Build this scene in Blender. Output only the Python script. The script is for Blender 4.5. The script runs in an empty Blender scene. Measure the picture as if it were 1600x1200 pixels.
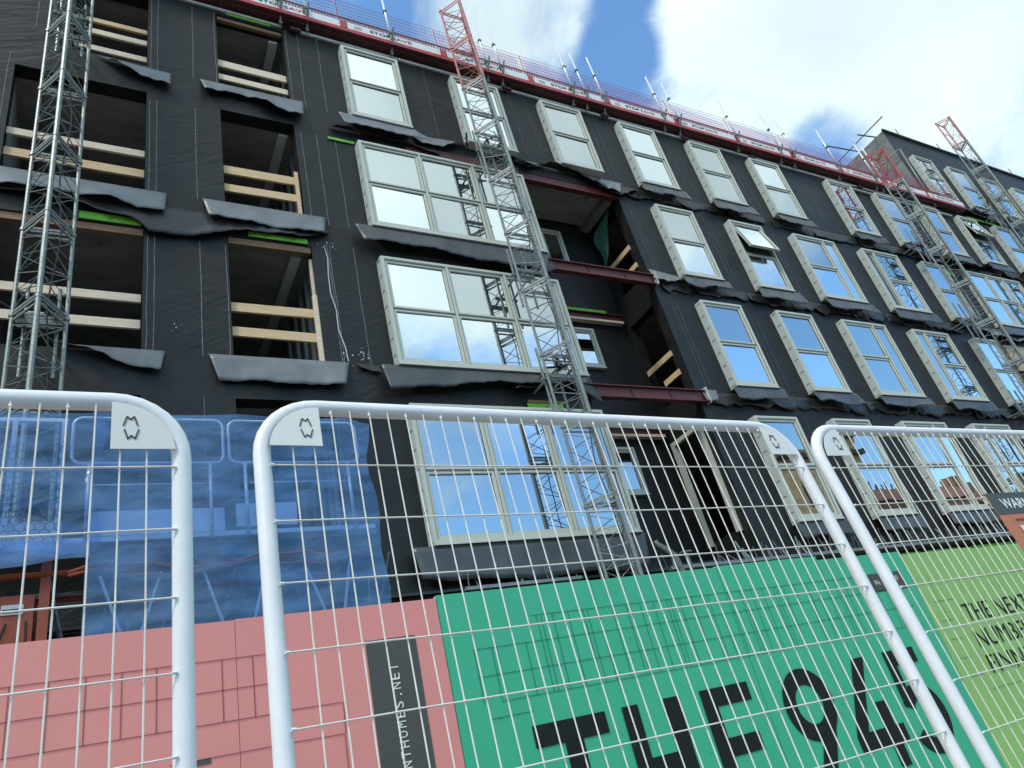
import bpy, bmesh, math, random
from mathutils import Vector, Matrix
R = math.radians
rnd = random.Random(7)
H = 1.25                       # eye height; all z below are measured from eye level and lifted by H when meshes are built
sc = bpy.context.scene
col = sc.collection

# ------------------------------------------------------------------ camera
def axes(p, y, r):
    f = Vector((math.sin(y)*math.cos(p), math.cos(y)*math.cos(p), math.sin(p)))
    a = Vector((math.cos(y), -math.sin(y), 0)); u = a.cross(f)
    return a*math.cos(r)+u*math.sin(r), -a*math.sin(r)+u*math.cos(r), f
ra, ua, fa = axes(R(28.683), R(33.916), R(-14.8126))
cd = bpy.data.cameras.new('camera'); cam = bpy.data.objects.new('camera', cd); col.objects.link(cam)
cam.matrix_world = Matrix(((ra.x, ua.x, -fa.x, 0), (ra.y, ua.y, -fa.y, 0), (ra.z, ua.z, -fa.z, H), (0, 0, 0, 1)))
cd.sensor_width = 36; cd.lens = 1149.9*36/1600; cd.clip_start = 0.05; cd.clip_end = 3000
sc.camera = cam

# ------------------------------------------------------------------ light
SUN_DIR = Vector((-0.62, -0.42, 0.95)).normalized()       # towards the sun
w = bpy.data.worlds.new('World'); sc.world = w; w.use_nodes = True
nt = w.node_tree; nt.nodes.clear()
N = nt.nodes.new; L = nt.links.new
out = N('ShaderNodeOutputWorld'); mix = N('ShaderNodeMixShader'); bg1 = N('ShaderNodeBackground'); bg2 = N('ShaderNodeBackground')
sky = N('ShaderNodeTexSky'); sky.sky_type = 'NISHITA'; sky.sun_disc = False
sky.sun_elevation = math.asin(SUN_DIR.z); sky.sun_rotation = math.atan2(SUN_DIR.x, SUN_DIR.y)
sky.air_density = 1.0; sky.dust_density = 1.0; sky.ozone_density = 2.5
bg1.inputs[1].default_value = 0.15
bg2.inputs[1].default_value = 0.88
tint = N('ShaderNodeMix'); tint.data_type = 'RGBA'; tint.blend_type = 'MULTIPLY'; tint.inputs[0].default_value = 1; tint.inputs[7].default_value = (0.96, 1.30, 1.42, 1)
L(sky.outputs[0], tint.inputs[6]); L(tint.outputs[2], bg1.inputs[0])
tc = N('ShaderNodeTexCoord')
def wmath(op, a, b=None, clamp=False):
    n = N('ShaderNodeMath'); n.operation = op; n.use_clamp = clamp
    for i, v in enumerate((a, b)):
        if v is None: continue
        if isinstance(v, (int, float)): n.inputs[i].default_value = v
        else: L(v, n.inputs[i])
    return n.outputs[0]
def wnoise(scale, det, rough, sx=(1, 1, 1), off=(0, 0, 0), dist=0.0):
    m = N('ShaderNodeMapping'); m.inputs['Scale'].default_value = sx; m.inputs['Location'].default_value = off
    n = N('ShaderNodeTexNoise'); n.inputs['Scale'].default_value = scale; n.inputs['Detail'].default_value = det
    n.inputs['Roughness'].default_value = rough; n.inputs['Distortion'].default_value = dist
    L(tc.outputs['Generated'], m.inputs[0]); L(m.outputs[0], n.inputs[0]); return n.outputs['Fac']
def blob(d, a, b, amt):
    """amount added to the cloud cover inside a cone round direction d (full inside angle a, nothing beyond b)"""
    v = N('ShaderNodeVectorMath'); v.operation = 'DOT_PRODUCT'
    nn = N('ShaderNodeVectorMath'); nn.operation = 'NORMALIZE'; L(tc.outputs['Generated'], nn.inputs[0])
    L(nn.outputs[0], v.inputs[0]); v.inputs[1].default_value = Vector(d).normalized()
    m = N('ShaderNodeMapRange'); m.interpolation_type = 'SMOOTHSTEP'
    L(v.outputs['Value'], m.inputs[0]); m.inputs[1].default_value = math.cos(R(b)); m.inputs[2].default_value = math.cos(R(a))
    m.inputs[3].default_value = 0; m.inputs[4].default_value = amt
    return m.outputs[0]
def pix(x, y):
    return ra*(x-800)/1149.9 + ua*(600-y)/1149.9 + fa
cover = wmath('MULTIPLY', wnoise(3.4, 12, 0.66, (1, 1, 1.5), (3.1, 0.4, 1.7), 0.35), 1.9)
cover = wmath('ADD', cover, -0.42)
for d, a, b, amt in [(pix(978, 50), 0.6, 4.0, -0.62), (pix(985, -60), 0.6, 4, -0.5), (pix(965, 125), 0.6, 4.6, -0.5), (pix(880, 175), 1, 5, -0.33), (pix(560, 30), 3, 9, -0.4),
                     (pix(1305, 238), 0.5, 4, -0.62), (pix(1250, 40), 4, 15, 0.35), (pix(740, 20), 1, 5.5, 0.28), (pix(1120, 20), 1, 5.5, 0.25),
                     (pix(1500, 120), 3, 12, 0.3), ((0.6, -1, 0.36), 6, 28, -0.5), ((1.6, -1, 0.45), 6, 26, -0.72), ((2.6, -1, 0.75), 4, 16, -0.55),
                     ((0.55, -1, 1.3), 8, 26, 0.34), ((1.3, -1, 1.5), 10, 24, 0.4)]:
    cover = wmath('ADD', cover, blob(d, a, b, amt))
mr = N('ShaderNodeMapRange'); mr.interpolation_type = 'SMOOTHSTEP'; L(cover, mr.inputs[0])
mr.inputs[1].default_value = 0.04; mr.inputs[2].default_value = 0.80
cr = N('ShaderNodeValToRGB')
cr.color_ramp.elements[0].position = 0.36; cr.color_ramp.elements[0].color = (0.57, 0.69, 0.74, 1)
cr.color_ramp.elements[1].position = 0.66; cr.color_ramp.elements[1].color = (0.83, 0.98, 1.0, 1)
L(wnoise(2.3, 6, 0.5, (1, 1, 1.3), (7, 2, 1)), cr.inputs[0]); L(cr.outputs[0], bg2.inputs[0])
L(mr.outputs[0], mix.inputs[0]); L(bg1.outputs[0], mix.inputs[1]); L(bg2.outputs[0], mix.inputs[2]); L(mix.outputs[0], out.inputs[0])

sd = bpy.data.lights.new('sun', 'SUN'); sd.energy = 1.5; sd.angle = R(10); sd.color = (1, 0.92, 0.80)
so = bpy.data.objects.new('sun', sd); col.objects.link(so); so.rotation_euler = SUN_DIR.to_track_quat('Z', 'Y').to_euler()
sc.view_settings.view_transform = 'Standard'; sc.view_settings.look = 'None'; sc.view_settings.gamma = 1; sc.view_settings.exposure = 0.55
sc.render.engine = 'CYCLES'
sc.cycles.max_bounces = 8

# ------------------------------------------------------------------ materials
def mat(name, c, rough=0.5, metal=0.0, spec=0.5, var=0.12, vscale=4.0, bump=0.0, bscale=30.0, stretch=(1, 1, 1), c2=None, det=5, bdist=0.01):
    m = bpy.data.materials.new(name); m.use_nodes = True; t = m.node_tree; b = t.nodes['Principled BSDF']
    b.inputs['Roughness'].default_value = rough; b.inputs['Metallic'].default_value = metal; b.inputs['Specular IOR Level'].default_value = spec
    co = t.nodes.new('ShaderNodeTexCoord'); mp = t.nodes.new('ShaderNodeMapping'); mp.inputs['Scale'].default_value = stretch
    t.links.new(co.outputs['Object'], mp.inputs[0])
    n = t.nodes.new('ShaderNodeTexNoise'); n.inputs['Scale'].default_value = vscale; n.inputs['Detail'].default_value = det; n.inputs['Roughness'].default_value = 0.65
    t.links.new(mp.outputs[0], n.inputs[0])
    rp = t.nodes.new('ShaderNodeValToRGB'); rp.color_ramp.elements[0].position = 0.3; rp.color_ramp.elements[1].position = 0.7
    c2 = c2 or tuple(min(1, x*(1+var)) for x in c); c1 = tuple(x*(1-var) for x in c)
    rp.color_ramp.elements[0].color = (*c1, 1); rp.color_ramp.elements[1].color = (*c2, 1)
    t.links.new(n.outputs['Fac'], rp.inputs[0]); t.links.new(rp.outputs[0], b.inputs['Base Color'])
    if bump:
        n2 = t.nodes.new('ShaderNodeTexNoise'); n2.inputs['Scale'].default_value = bscale; n2.inputs['Detail'].default_value = 4
        t.links.new(mp.outputs[0], n2.inputs[0])
        bp = t.nodes.new('ShaderNodeBump'); bp.inputs['Strength'].default_value = bump; bp.inputs['Distance'].default_value = bdist
        t.links.new(n2.outputs['Fac'], bp.inputs['Height']); t.links.new(bp.outputs[0], b.inputs['Normal'])
    return m
M = {}
M['membrane'] = mat('black breather membrane', (0.0135, 0.0145, 0.015), 0.5, spec=0.33, var=0.3, vscale=1.2, bump=0.45, bscale=1.5, stretch=(1, 1, 1.5), bdist=0.05)
M['hem'] = mat('membrane hem', (0.02, 0.022, 0.024), 0.42, spec=0.5, var=0.25, bump=0.5, bscale=6, bdist=0.03)
M['flap'] = mat('grey rubber sheet', (0.15, 0.17, 0.18), 0.36, spec=0.5, var=0.22, vscale=2.0, bump=0.22, bscale=3, bdist=0.025)
M['flap_dark'] = mat('charcoal rubber sheet', (0.062, 0.070, 0.074), 0.34, spec=0.5, var=0.25, vscale=2.0, bump=0.2, bscale=3, bdist=0.025)
M['seam'] = mat('chalk seam line', (0.17, 0.18, 0.18), 0.8, var=0.5, vscale=9)
M['splash'] = mat('white splash', (0.5, 0.5, 0.5), 0.8)
M['frame'] = mat('sage window frame', (0.53, 0.56, 0.49), 0.4, var=0.05, vscale=3)
M['frame_side'] = mat('frame cladding side', (0.47, 0.53, 0.51), 0.45, var=0.06)
M['clip'] = mat('dark clip', (0.03, 0.03, 0.03), 0.5)
M['concrete'] = mat('concrete', (0.30, 0.305, 0.285), 0.85, var=0.3, vscale=1.1, bump=0.3, bscale=18, stretch=(1, 3, 3))
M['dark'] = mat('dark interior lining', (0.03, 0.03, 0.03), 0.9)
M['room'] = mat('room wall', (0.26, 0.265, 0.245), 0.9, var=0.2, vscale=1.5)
M['studs'] = mat('zinc stud', (0.4, 0.45, 0.44), 0.35, 0.7)
M['oxide'] = mat('red oxide steel', (0.105, 0.020, 0.020), 0.5, var=0.3, vscale=6, bump=0.1)
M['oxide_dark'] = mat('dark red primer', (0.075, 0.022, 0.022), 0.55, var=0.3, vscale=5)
M['red'] = mat('safety red paint', (0.40, 0.035, 0.045), 0.45, var=0.18, vscale=5)
M['redwire'] = mat('red wire', (0.33, 0.09, 0.11), 0.5)
M['orange_board'] = mat('orange brown kick mesh', (0.30, 0.10, 0.05), 0.7, var=0.5, vscale=60)
M['white_board'] = mat('white toe board', (0.72, 0.74, 0.74), 0.5, var=0.08, vscale=6)
M['flash'] = mat('white flashing', (0.55, 0.55, 0.52), 0.6, var=0.18, vscale=9)
M['galv'] = mat('galvanised steel', (0.215, 0.245, 0.24), 0.45, 0.35, var=0.35, vscale=22, bump=0.1, bscale=60)
M['galv_dark'] = mat('weathered galvanised', (0.12, 0.14, 0.14), 0.5, 0.4, var=0.35, vscale=14)
M['tube'] = mat('white scaffold tube', (0.72, 0.74, 0.74), 0.35, 0.3, var=0.1, vscale=20)
M['pink_steel'] = mat('faded red mast steel', (0.46, 0.17, 0.16), 0.45, var=0.45, vscale=7)
M['white'] = mat('white powder coat', (0.74, 0.76, 0.78), 0.32, var=0.04, vscale=10, bump=0.06, bscale=70, c2=(0.8, 0.82, 0.84))
M['wire'] = mat('ivory wire', (0.72, 0.70, 0.64), 0.4, var=0.12, vscale=25)
M['plate'] = mat('white plate', (0.70, 0.71, 0.68), 0.45, var=0.04)
M['ink'] = mat('black ink', (0.008, 0.011, 0.011), 0.6, spec=0.25, var=0.1)
M['ink_grey'] = mat('grey ink', (0.05, 0.055, 0.055), 0.5)
M['pink'] = mat('salmon pink hoarding print', (0.68, 0.25, 0.225), 0.45, var=0.035, vscale=1.3, bump=0.05, bscale=2)
M['pinkline'] = mat('dark red print line', (0.25, 0.06, 0.06), 0.5)
M['green'] = mat('green hoarding print', (0.040, 0.40, 0.225), 0.42, var=0.05, vscale=1.2, bump=0.05, bscale=2)
M['greenline'] = mat('dark green print line', (0.006, 0.15, 0.09), 0.5)
M['lime'] = mat('lime hoarding print', (0.25, 0.46, 0.135), 0.45, var=0.05, vscale=1.2, bump=0.05, bscale=2)
M['limeline'] = mat('dark lime print line', (0.06, 0.20, 0.05), 0.5)
M['panelblack'] = mat('charcoal print', (0.062, 0.062, 0.055), 0.5, var=0.1)
M['textwhite'] = mat('white print', (0.72, 0.75, 0.72), 0.5)
M['ply'] = mat('board edge', (0.55, 0.5, 0.42), 0.8)
M['signgrey'] = mat('sign dark grey', (0.045, 0.06, 0.06), 0.45, var=0.1, vscale=20)
M['signorange'] = mat('sign orange', (0.50, 0.17, 0.085), 0.5, var=0.06, vscale=10)
M['greenboard'] = mat('lime sheathing board', (0.16, 0.48, 0.04), 0.6, var=0.15, vscale=6)
M['greennet'] = mat('green debris net', (0.06, 0.20, 0.15), 0.8, var=0.25, vscale=9)
M['brown'] = mat('beige board', (0.42, 0.36, 0.26), 0.8)
M['orange'] = mat('orange machine paint', (0.42, 0.075, 0.025), 0.42, var=0.15)
M['cable'] = mat('black cable', (0.015, 0.015, 0.015), 0.5)
M['asphalt'] = mat('asphalt', (0.05, 0.05, 0.05), 0.9, var=0.3, vscale=40, bump=0.4, bscale=200)
M['paving'] = mat('paving', (0.26, 0.25, 0.23), 0.85, var=0.2, vscale=3)
M['soil'] = mat('site ground', (0.12, 0.10, 0.08), 0.95, var=0.3, vscale=2)
M['sandstone'] = mat('blond sandstone', (0.58, 0.40, 0.22), 0.85, var=0.35, vscale=0.9, bump=0.5, bscale=6, stretch=(1, 1, 2.5))
M['redstone'] = mat('red sandstone', (0.28, 0.13, 0.085), 0.85, var=0.3, vscale=1.2, stretch=(1, 1, 3))
M['tile'] = mat('roof tile', (0.20, 0.085, 0.055), 0.85, var=0.35, vscale=4)
M['stone_dark'] = mat('dark stone', (0.08, 0.07, 0.06), 0.85)
M['beige_net'] = mat('grey block wall', (0.17, 0.18, 0.165), 0.9, var=0.35, vscale=2.2, bump=0.5, bscale=8)

def wrinkles(m, rot, scale, stretch, dist, strength):
    t = m.node_tree; b = t.nodes['Principled BSDF']; old = b.inputs['Normal'].links[0].from_socket
    co = t.nodes.new('ShaderNodeTexCoord'); mp = t.nodes.new('ShaderNodeMapping'); mp.inputs['Rotation'].default_value = (0, rot, 0)
    mp2 = t.nodes.new('ShaderNodeMapping'); mp2.inputs['Scale'].default_value = stretch
    n = t.nodes.new('ShaderNodeTexNoise'); n.inputs['Scale'].default_value = scale; n.inputs['Detail'].default_value = 3; n.inputs['Distortion'].default_value = 0.8
    ms = t.nodes.new('ShaderNodeTexNoise'); ms.inputs['Scale'].default_value = 0.45
    rp = t.nodes.new('ShaderNodeMapRange'); rp.inputs[1].default_value = 0.48; rp.inputs[2].default_value = 0.62
    mu = t.nodes.new('ShaderNodeMath'); mu.operation = 'MULTIPLY'
    bp = t.nodes.new('ShaderNodeBump'); bp.inputs['Strength'].default_value = strength; bp.inputs['Distance'].default_value = dist
    L_ = t.links.new
    L_(co.outputs['Object'], mp.inputs[0]); L_(mp.outputs[0], mp2.inputs[0]); L_(mp2.outputs[0], n.inputs[0]); L_(co.outputs['Object'], ms.inputs[0])
    L_(ms.outputs['Fac'], rp.inputs[0]); L_(rp.outputs[0], mu.inputs[0]); L_(n.outputs['Fac'], mu.inputs[1]); L_(mu.outputs[0], bp.inputs['Height'])
    L_(old, bp.inputs['Normal']); L_(bp.outputs[0], b.inputs['Normal'])
wrinkles(M['membrane'], R(28), 1.1, (1, 1, 6), 0.05, 0.45)
wrinkles(M['membrane'], R(-8), 1.8, (0.6, 1, 8), 0.025, 0.35)
def specks(m, scale, size, c, thr=0.0):
    """scattered small marks of another colour"""
    t = m.node_tree; b = t.nodes['Principled BSDF']; src = b.inputs['Base Color'].links[0].from_socket
    co = t.nodes.new('ShaderNodeTexCoord'); n0 = t.nodes.new('ShaderNodeTexNoise'); n0.inputs['Scale'].default_value = scale; n0.inputs['Detail'].default_value = 8; n0.inputs['Roughness'].default_value = 0.8
    mp = t.nodes.new('ShaderNodeMapping'); mp.inputs['Scale'].default_value = (1, 1, 0.45)
    mr_ = t.nodes.new('ShaderNodeMapRange'); mr_.inputs[1].default_value = size; mr_.inputs[2].default_value = size+0.05
    mx = t.nodes.new('ShaderNodeMix'); mx.data_type = 'RGBA'; mx.inputs[7].default_value = (*c, 1)
    t.links.new(co.outputs['Object'], mp.inputs[0]); t.links.new(mp.outputs[0], n0.inputs[0]); t.links.new(n0.outputs['Fac'], mr_.inputs[0]); t.links.new(mr_.outputs[0], mx.inputs[0])
    t.links.new(src, mx.inputs[6]); t.links.new(mx.outputs[2], b.inputs['Base Color'])
specks(M['white'], 26, 0.665, (0.42, 0.40, 0.37)); specks(M['wire'], 30, 0.66, (0.45, 0.38, 0.30)); specks(M['plate'], 30, 0.68, (0.45, 0.44, 0.42))
specks(M['pink'], 7, 0.69, (0.75, 0.50, 0.47)); specks(M['green'], 7, 0.69, (0.10, 0.42, 0.30)); specks(M['lime'], 7, 0.69, (0.33, 0.5, 0.28))
specks(M['membrane'], 3.5, 0.70, (0.04, 0.041, 0.04)); specks(M['galv'], 12, 0.62, (0.30, 0.27, 0.23)); specks(M['concrete'], 1.8, 0.60, (0.16, 0.155, 0.14))
def timber_mat(name, c):
    m = mat(name, c, 0.7, var=0.18, vscale=3.0, stretch=(0.6, 9, 9), c2=tuple(min(1, x*1.15) for x in c), bump=0.1, bscale=20)
    t = m.node_tree; b = t.nodes['Principled BSDF']
    link = b.inputs['Base Color'].links[0]; src = link.from_socket
    co = t.nodes.new('ShaderNodeTexCoord'); v = t.nodes.new('ShaderNodeTexVoronoi'); v.inputs['Scale'].default_value = 5.5
    mp = t.nodes.new('ShaderNodeMapping'); mp.inputs['Scale'].default_value = (0.55, 1, 1.4)
    t.links.new(co.outputs['Object'], mp.inputs[0]); t.links.new(mp.outputs[0], v.inputs[0])
    mr_ = t.nodes.new('ShaderNodeMapRange'); mr_.inputs[1].default_value = 0.03; mr_.inputs[2].default_value = 0.12; mr_.inputs[3].default_value = 0.45; mr_.inputs[4].default_value = 1
    t.links.new(v.outputs['Distance'], mr_.inputs[0])
    mx = t.nodes.new('ShaderNodeMix'); mx.data_type = 'RGBA'; mx.blend_type = 'MULTIPLY'; mx.inputs[0].default_value = 1
    t.links.new(src, mx.inputs[6]); t.links.new(mr_.outputs[0], mx.inputs[7]); t.links.new(mx.outputs[2], b.inputs['Base Color'])
    return m
M['timber'] = timber_mat('pine timber', (0.64, 0.47, 0.27))
M['timber_pale'] = timber_mat('pale pine timber', (0.72, 0.60, 0.46))
M['timber_brown'] = timber_mat('brown packer timber', (0.25, 0.15, 0.085))

def glass_mat():
    m = bpy.data.materials.new('window glass'); m.use_nodes = True; t = m.node_tree; t.nodes.clear()
    o = t.nodes.new('ShaderNodeOutputMaterial'); mx = t.nodes.new('ShaderNodeMixShader'); g = t.nodes.new('ShaderNodeBsdfGlossy'); d = t.nodes.new('ShaderNodeBsdfDiffuse')
    g.inputs['Roughness'].default_value = 0.0; g.inputs['Color'].default_value = (0.93, 0.98, 0.97, 1)
    d.inputs['Color'].default_value = (0.02, 0.025, 0.03, 1)
    co = t.nodes.new('ShaderNodeTexCoord'); n = t.nodes.new('ShaderNodeTexNoise'); n.inputs['Scale'].default_value = 1.4; n.inputs['Detail'].default_value = 1
    bp = t.nodes.new('ShaderNodeBump'); bp.inputs['Strength'].default_value = 0.25; bp.inputs['Distance'].default_value = 0.006
    t.links.new(co.outputs['Object'], n.inputs[0]); t.links.new(n.outputs['Fac'], bp.inputs['Height']); t.links.new(bp.outputs[0], g.inputs['Normal'])
    fr = t.nodes.new('ShaderNodeFresnel'); fr.inputs['IOR'].default_value = 1.5
    mr_ = t.nodes.new('ShaderNodeMapRange'); mr_.inputs[1].default_value = 0.04; mr_.inputs[2].default_value = 0.5; mr_.inputs[3].default_value = 0.60; mr_.inputs[4].default_value = 0.92
    t.links.new(fr.outputs[0], mr_.inputs[0]); t.links.new(mr_.outputs[0], mx.inputs[0])
    t.links.new(d.outputs[0], mx.inputs[1]); t.links.new(g.outputs[0], mx.inputs[2]); t.links.new(mx.outputs[0], o.inputs[0])
    return m
M['glass'] = glass_mat()
def sheer(name, c, alpha, nscale=14, spread=0.3):
    m = bpy.data.materials.new(name); m.use_nodes = True; t = m.node_tree; t.nodes.clear()
    o = t.nodes.new('ShaderNodeOutputMaterial'); mx = t.nodes.new('ShaderNodeMixShader'); tr = t.nodes.new('ShaderNodeBsdfTransparent')
    d = t.nodes.new('ShaderNodeBsdfDiffuse'); tl = t.nodes.new('ShaderNodeBsdfTranslucent'); m2 = t.nodes.new('ShaderNodeMixShader')
    gl = t.nodes.new('ShaderNodeBsdfGlossy'); gl.inputs['Roughness'].default_value = 0.25; m3 = t.nodes.new('ShaderNodeMixShader')
    d.inputs['Color'].default_value = (*c, 1); tl.inputs['Color'].default_value = (*c, 1); tr.inputs['Color'].default_value = tuple(0.55+0.45*x for x in c)+(1,)
    t.links.new(d.outputs[0], m2.inputs[1]); t.links.new(tl.outputs[0], m2.inputs[2]); m2.inputs[0].default_value = 0.4
    cb = t.nodes.new('ShaderNodeTexCoord'); mb = t.nodes.new('ShaderNodeMapping'); mb.inputs['Rotation'].default_value = (0, R(25), 0); mb2 = t.nodes.new('ShaderNodeMapping'); mb2.inputs['Scale'].default_value = (1, 1, 4)
    nb = t.nodes.new('ShaderNodeTexNoise'); nb.inputs['Scale'].default_value = 1.8; nb.inputs['Detail'].default_value = 3; nb.inputs['Distortion'].default_value = 1.0
    bb = t.nodes.new('ShaderNodeBump'); bb.inputs['Strength'].default_value = 0.35; bb.inputs['Distance'].default_value = 0.03
    t.links.new(cb.outputs['Object'], mb.inputs[0]); t.links.new(mb.outputs[0], mb2.inputs[0]); t.links.new(mb2.outputs[0], nb.inputs[0]); t.links.new(nb.outputs['Fac'], bb.inputs['Height'])
    for q in (d, gl): t.links.new(bb.outputs[0], q.inputs['Normal'])
    t.links.new(m2.outputs[0], m3.inputs[1]); t.links.new(gl.outputs[0], m3.inputs[2]); m3.inputs[0].default_value = 0.16
    co = t.nodes.new('ShaderNodeTexCoord'); n = t.nodes.new('ShaderNodeTexNoise'); n.inputs['Scale'].default_value = nscale*0.15; n.inputs['Detail'].default_value = 4
    mr_ = t.nodes.new('ShaderNodeMapRange'); mr_.inputs[1].default_value = 0.3; mr_.inputs[2].default_value = 0.7; mr_.inputs[3].default_value = max(0, alpha-spread/2); mr_.inputs[4].default_value = min(1, alpha+spread/2)
    mp = t.nodes.new('ShaderNodeMapping'); mp.inputs['Scale'].default_value = (1, 1, 3); t.links.new(co.outputs['Object'], mp.inputs[0])
    t.links.new(mp.outputs[0], n.inputs[0]); t.links.new(n.outputs['Fac'], mr_.inputs[0]); t.links.new(mr_.outputs[0], mx.inputs[0])
    t.links.new(tr.outputs[0], mx.inputs[1]); t.links.new(m3.outputs[0], mx.inputs[2]); t.links.new(mx.outputs[0], o.inputs[0])
    return m
M['bluenet'] = sheer('blue plastic sheeting', (0.08, 0.33, 0.78), 0.42, 14, 0.4)
M['purplenet'] = sheer('lilac debris netting', (0.72, 0.55, 0.80), 0.15, 30, 0.1)
M['rednet'] = sheer('red debris netting', (0.55, 0.07, 0.08), 0.45, 30, 0.2)

# ------------------------------------------------------------------ helpers
class MB:
    """collects shapes (in eye-level coordinates) and links them as one mesh object"""
    def __init__(s): s.v = []; s.f = []; s.m = []; s.mi = 0
    def add(s, vs, fs):
        k = len(s.v); s.v += [Vector(v) for v in vs]; s.f += [tuple(i+k for i in f) for f in fs]; s.m += [s.mi]*len(fs)
    def box(s, x0, x1, y0, y1, z0, z1):
        vs = [(x, y, z) for x in (x0, x1) for y in (y0, y1) for z in (z0, z1)]
        s.add(vs, [(0, 1, 3, 2), (4, 6, 7, 5), (0, 4, 5, 1), (2, 3, 7, 6), (0, 2, 6, 4), (1, 5, 7, 3)])
    def beam(s, a, b, wd, th=None, up=(0, 0, 1)):
        a = Vector(a); b = Vector(b); d = (b-a).normalized(); up = Vector(up)
        if abs(d.dot(up)) > 0.98: up = Vector((0, 1, 0))
        x = d.cross(up).normalized(); y = x.cross(d); th = th or wd
        vs = [p + x*i*wd/2 + y*j*th/2 for p in (a, b) for i, j in ((-1, -1), (1, -1), (1, 1), (-1, 1))]
        s.add(vs, [(0, 1, 2, 3), (4, 7, 6, 5), (0, 4, 5, 1), (1, 5, 6, 2), (2, 6, 7, 3), (3, 7, 4, 0)])
    def tube(s, pts, r, n=8, cap=True, closed=False):
        pts = [Vector(p) for p in pts]; k = len(pts); rings = []
        d0 = (pts[1]-pts[0]).normalized(); up = Vector((0, 0, 1)) if abs(d0.z) < 0.9 else Vector((0, 1, 0))
        x = d0.cross(up).normalized()
        for i, p in enumerate(pts):
            if closed: d = (pts[(i+1) % k]-pts[i-1]).normalized()
            else: d = (pts[min(i+1, k-1)]-pts[max(i-1, 0)]).normalized()
            x = (x-d*x.dot(d)).normalized(); y = d.cross(x)
            rr = r[i] if isinstance(r, (list, tuple)) else r
            rings.append([p+(x*math.cos(2*math.pi*j/n)+y*math.sin(2*math.pi*j/n))*rr for j in range(n)])
        base = sum(rings, []); fs = []
        for i in range(k if closed else k-1):
            a = i*n; b = ((i+1) % k)*n
            fs += [(a+j, a+(j+1) % n, b+(j+1) % n, b+j) for j in range(n)]
        if cap and not closed: fs += [tuple(range(n-1, -1, -1)), tuple(range((k-1)*n, k*n))]
        s.add(base, fs)
    def quad(s, a, b, c, d): s.add([a, b, c, d], [(0, 1, 2, 3)])
    def prism(s, poly, y0, y1):
        """polygon in x,z extruded from y0 to y1"""
        n = len(poly); vs = [(x, y0, z) for x, z in poly]+[(x, y1, z) for x, z in poly]
        fs = [tuple(range(n)), tuple(range(2*n-1, n-1, -1))]+[(i, (i+1) % n, n+(i+1) % n, n+i) for i in range(n)]
        s.add(vs, fs)
    def build(s, name, mats, parent=None, smooth=False, loc=None):
        me = bpy.data.meshes.new(name)
        o = bpy.data.objects.new(name, me); col.objects.link(o)
        off = Vector((0, 0, 0))
        if parent is not None:
            o.parent = parent; p = parent
            while p is not None: off += Vector(p.location); p = p.parent
        elif loc is not None: o.location = Vector(loc)+Vector((0, 0, H)); off = Vector(o.location)
        me.from_pydata([tuple(v+Vector((0, 0, H))-off) for v in s.v], [], s.f)
        if not isinstance(mats, (list, tuple)): mats = [mats]
        for m_ in mats: me.materials.append(m_)
        me.polygons.foreach_set('material_index', s.m)
        bm = bmesh.new(); bm.from_mesh(me); bmesh.ops.recalc_face_normals(bm, faces=bm.faces); bm.to_mesh(me); bm.free()
        if smooth:
            for p in me.polygons: p.use_smooth = True
        me.update(); return o
def tag(o, label=None, cat=None, group=None, kind=None):
    if label: o['label'] = label
    if cat: o['category'] = cat
    if group: o['group'] = group
    if kind: o['kind'] = kind
    return o
def thing(name, loc, label, cat, group=None):
    o = bpy.data.objects.new(name, None); col.objects.link(o); o.location = Vector(loc)+Vector((0, 0, H)); o.empty_display_size = 0.2
    return tag(o, label, cat, group)
def B(name, boxes, m, parent=None):
    b = MB()
    for x in boxes: b.box(*x)
    return b.build(name, m, parent)
def text_polys(body, size, offset=0.0):
    """lettering as flat triangles (x right, y up) from the built-in typeface"""
    cu = bpy.data.curves.new('lettering', 'FONT'); cu.body = body; cu.size = size; cu.offset = offset; cu.resolution_u = 3
    o = bpy.data.objects.new('lettering', cu); col.objects.link(o)
    bpy.context.view_layer.update()
    me = bpy.data.meshes.new_from_object(o.evaluated_get(bpy.context.evaluated_depsgraph_get()))
    vs = [Vector(v.co) for v in me.vertices]; fs = [tuple(p.vertices) for p in me.polygons]
    bpy.data.objects.remove(o); bpy.data.meshes.remove(me); bpy.data.curves.remove(cu)
    return vs, fs
def add_text(mb, body, size, origin, ux, uz, offset=0.0, sx=1.0, width=None, height=None):
    vs, fs = text_polys(body, size, offset)
    x0 = min(v.x for v in vs); x1 = max(v.x for v in vs); y0 = min(v.y for v in vs); y1 = max(v.y for v in vs)
    kx = width/(x1-x0) if width else sx; ky = height/(y1-y0) if height else 1
    o = Vector(origin); ux = Vector(ux); uz = Vector(uz)
    mb.add([o+ux*(v.x-x0)*kx+uz*(v.y-y0)*ky for v in vs], fs)

# ------------------------------------------------------------------ ground, street
def struct(name, boxes, m):
    o = B(name, boxes, m); o['kind'] = 'structure'; return o
g0 = -H
struct('ground', [(-400, 400, -400, 400, g0-0.30, g0-0.13)], M['asphalt'])
struct('road', [(-200, 200, -7.5, 0.55, g0-0.129, g0-0.12)], M['asphalt'])
struct('pavement', [(-200, 200, 0.70, 4.40, g0-0.128, g0)], M['paving'])
struct('kerb', [(-200, 200, 0.56, 0.698, g0-0.128, g0+0.004)], M['concrete'])
struct('far_pavement', [(-200, 200, -11.5, -7.6, g0-0.128, g0)], M['paving'])
struct('site_ground', [(-200, 200, 4.405, 30, g0-0.128, g0-0.004)], M['soil'])

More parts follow.
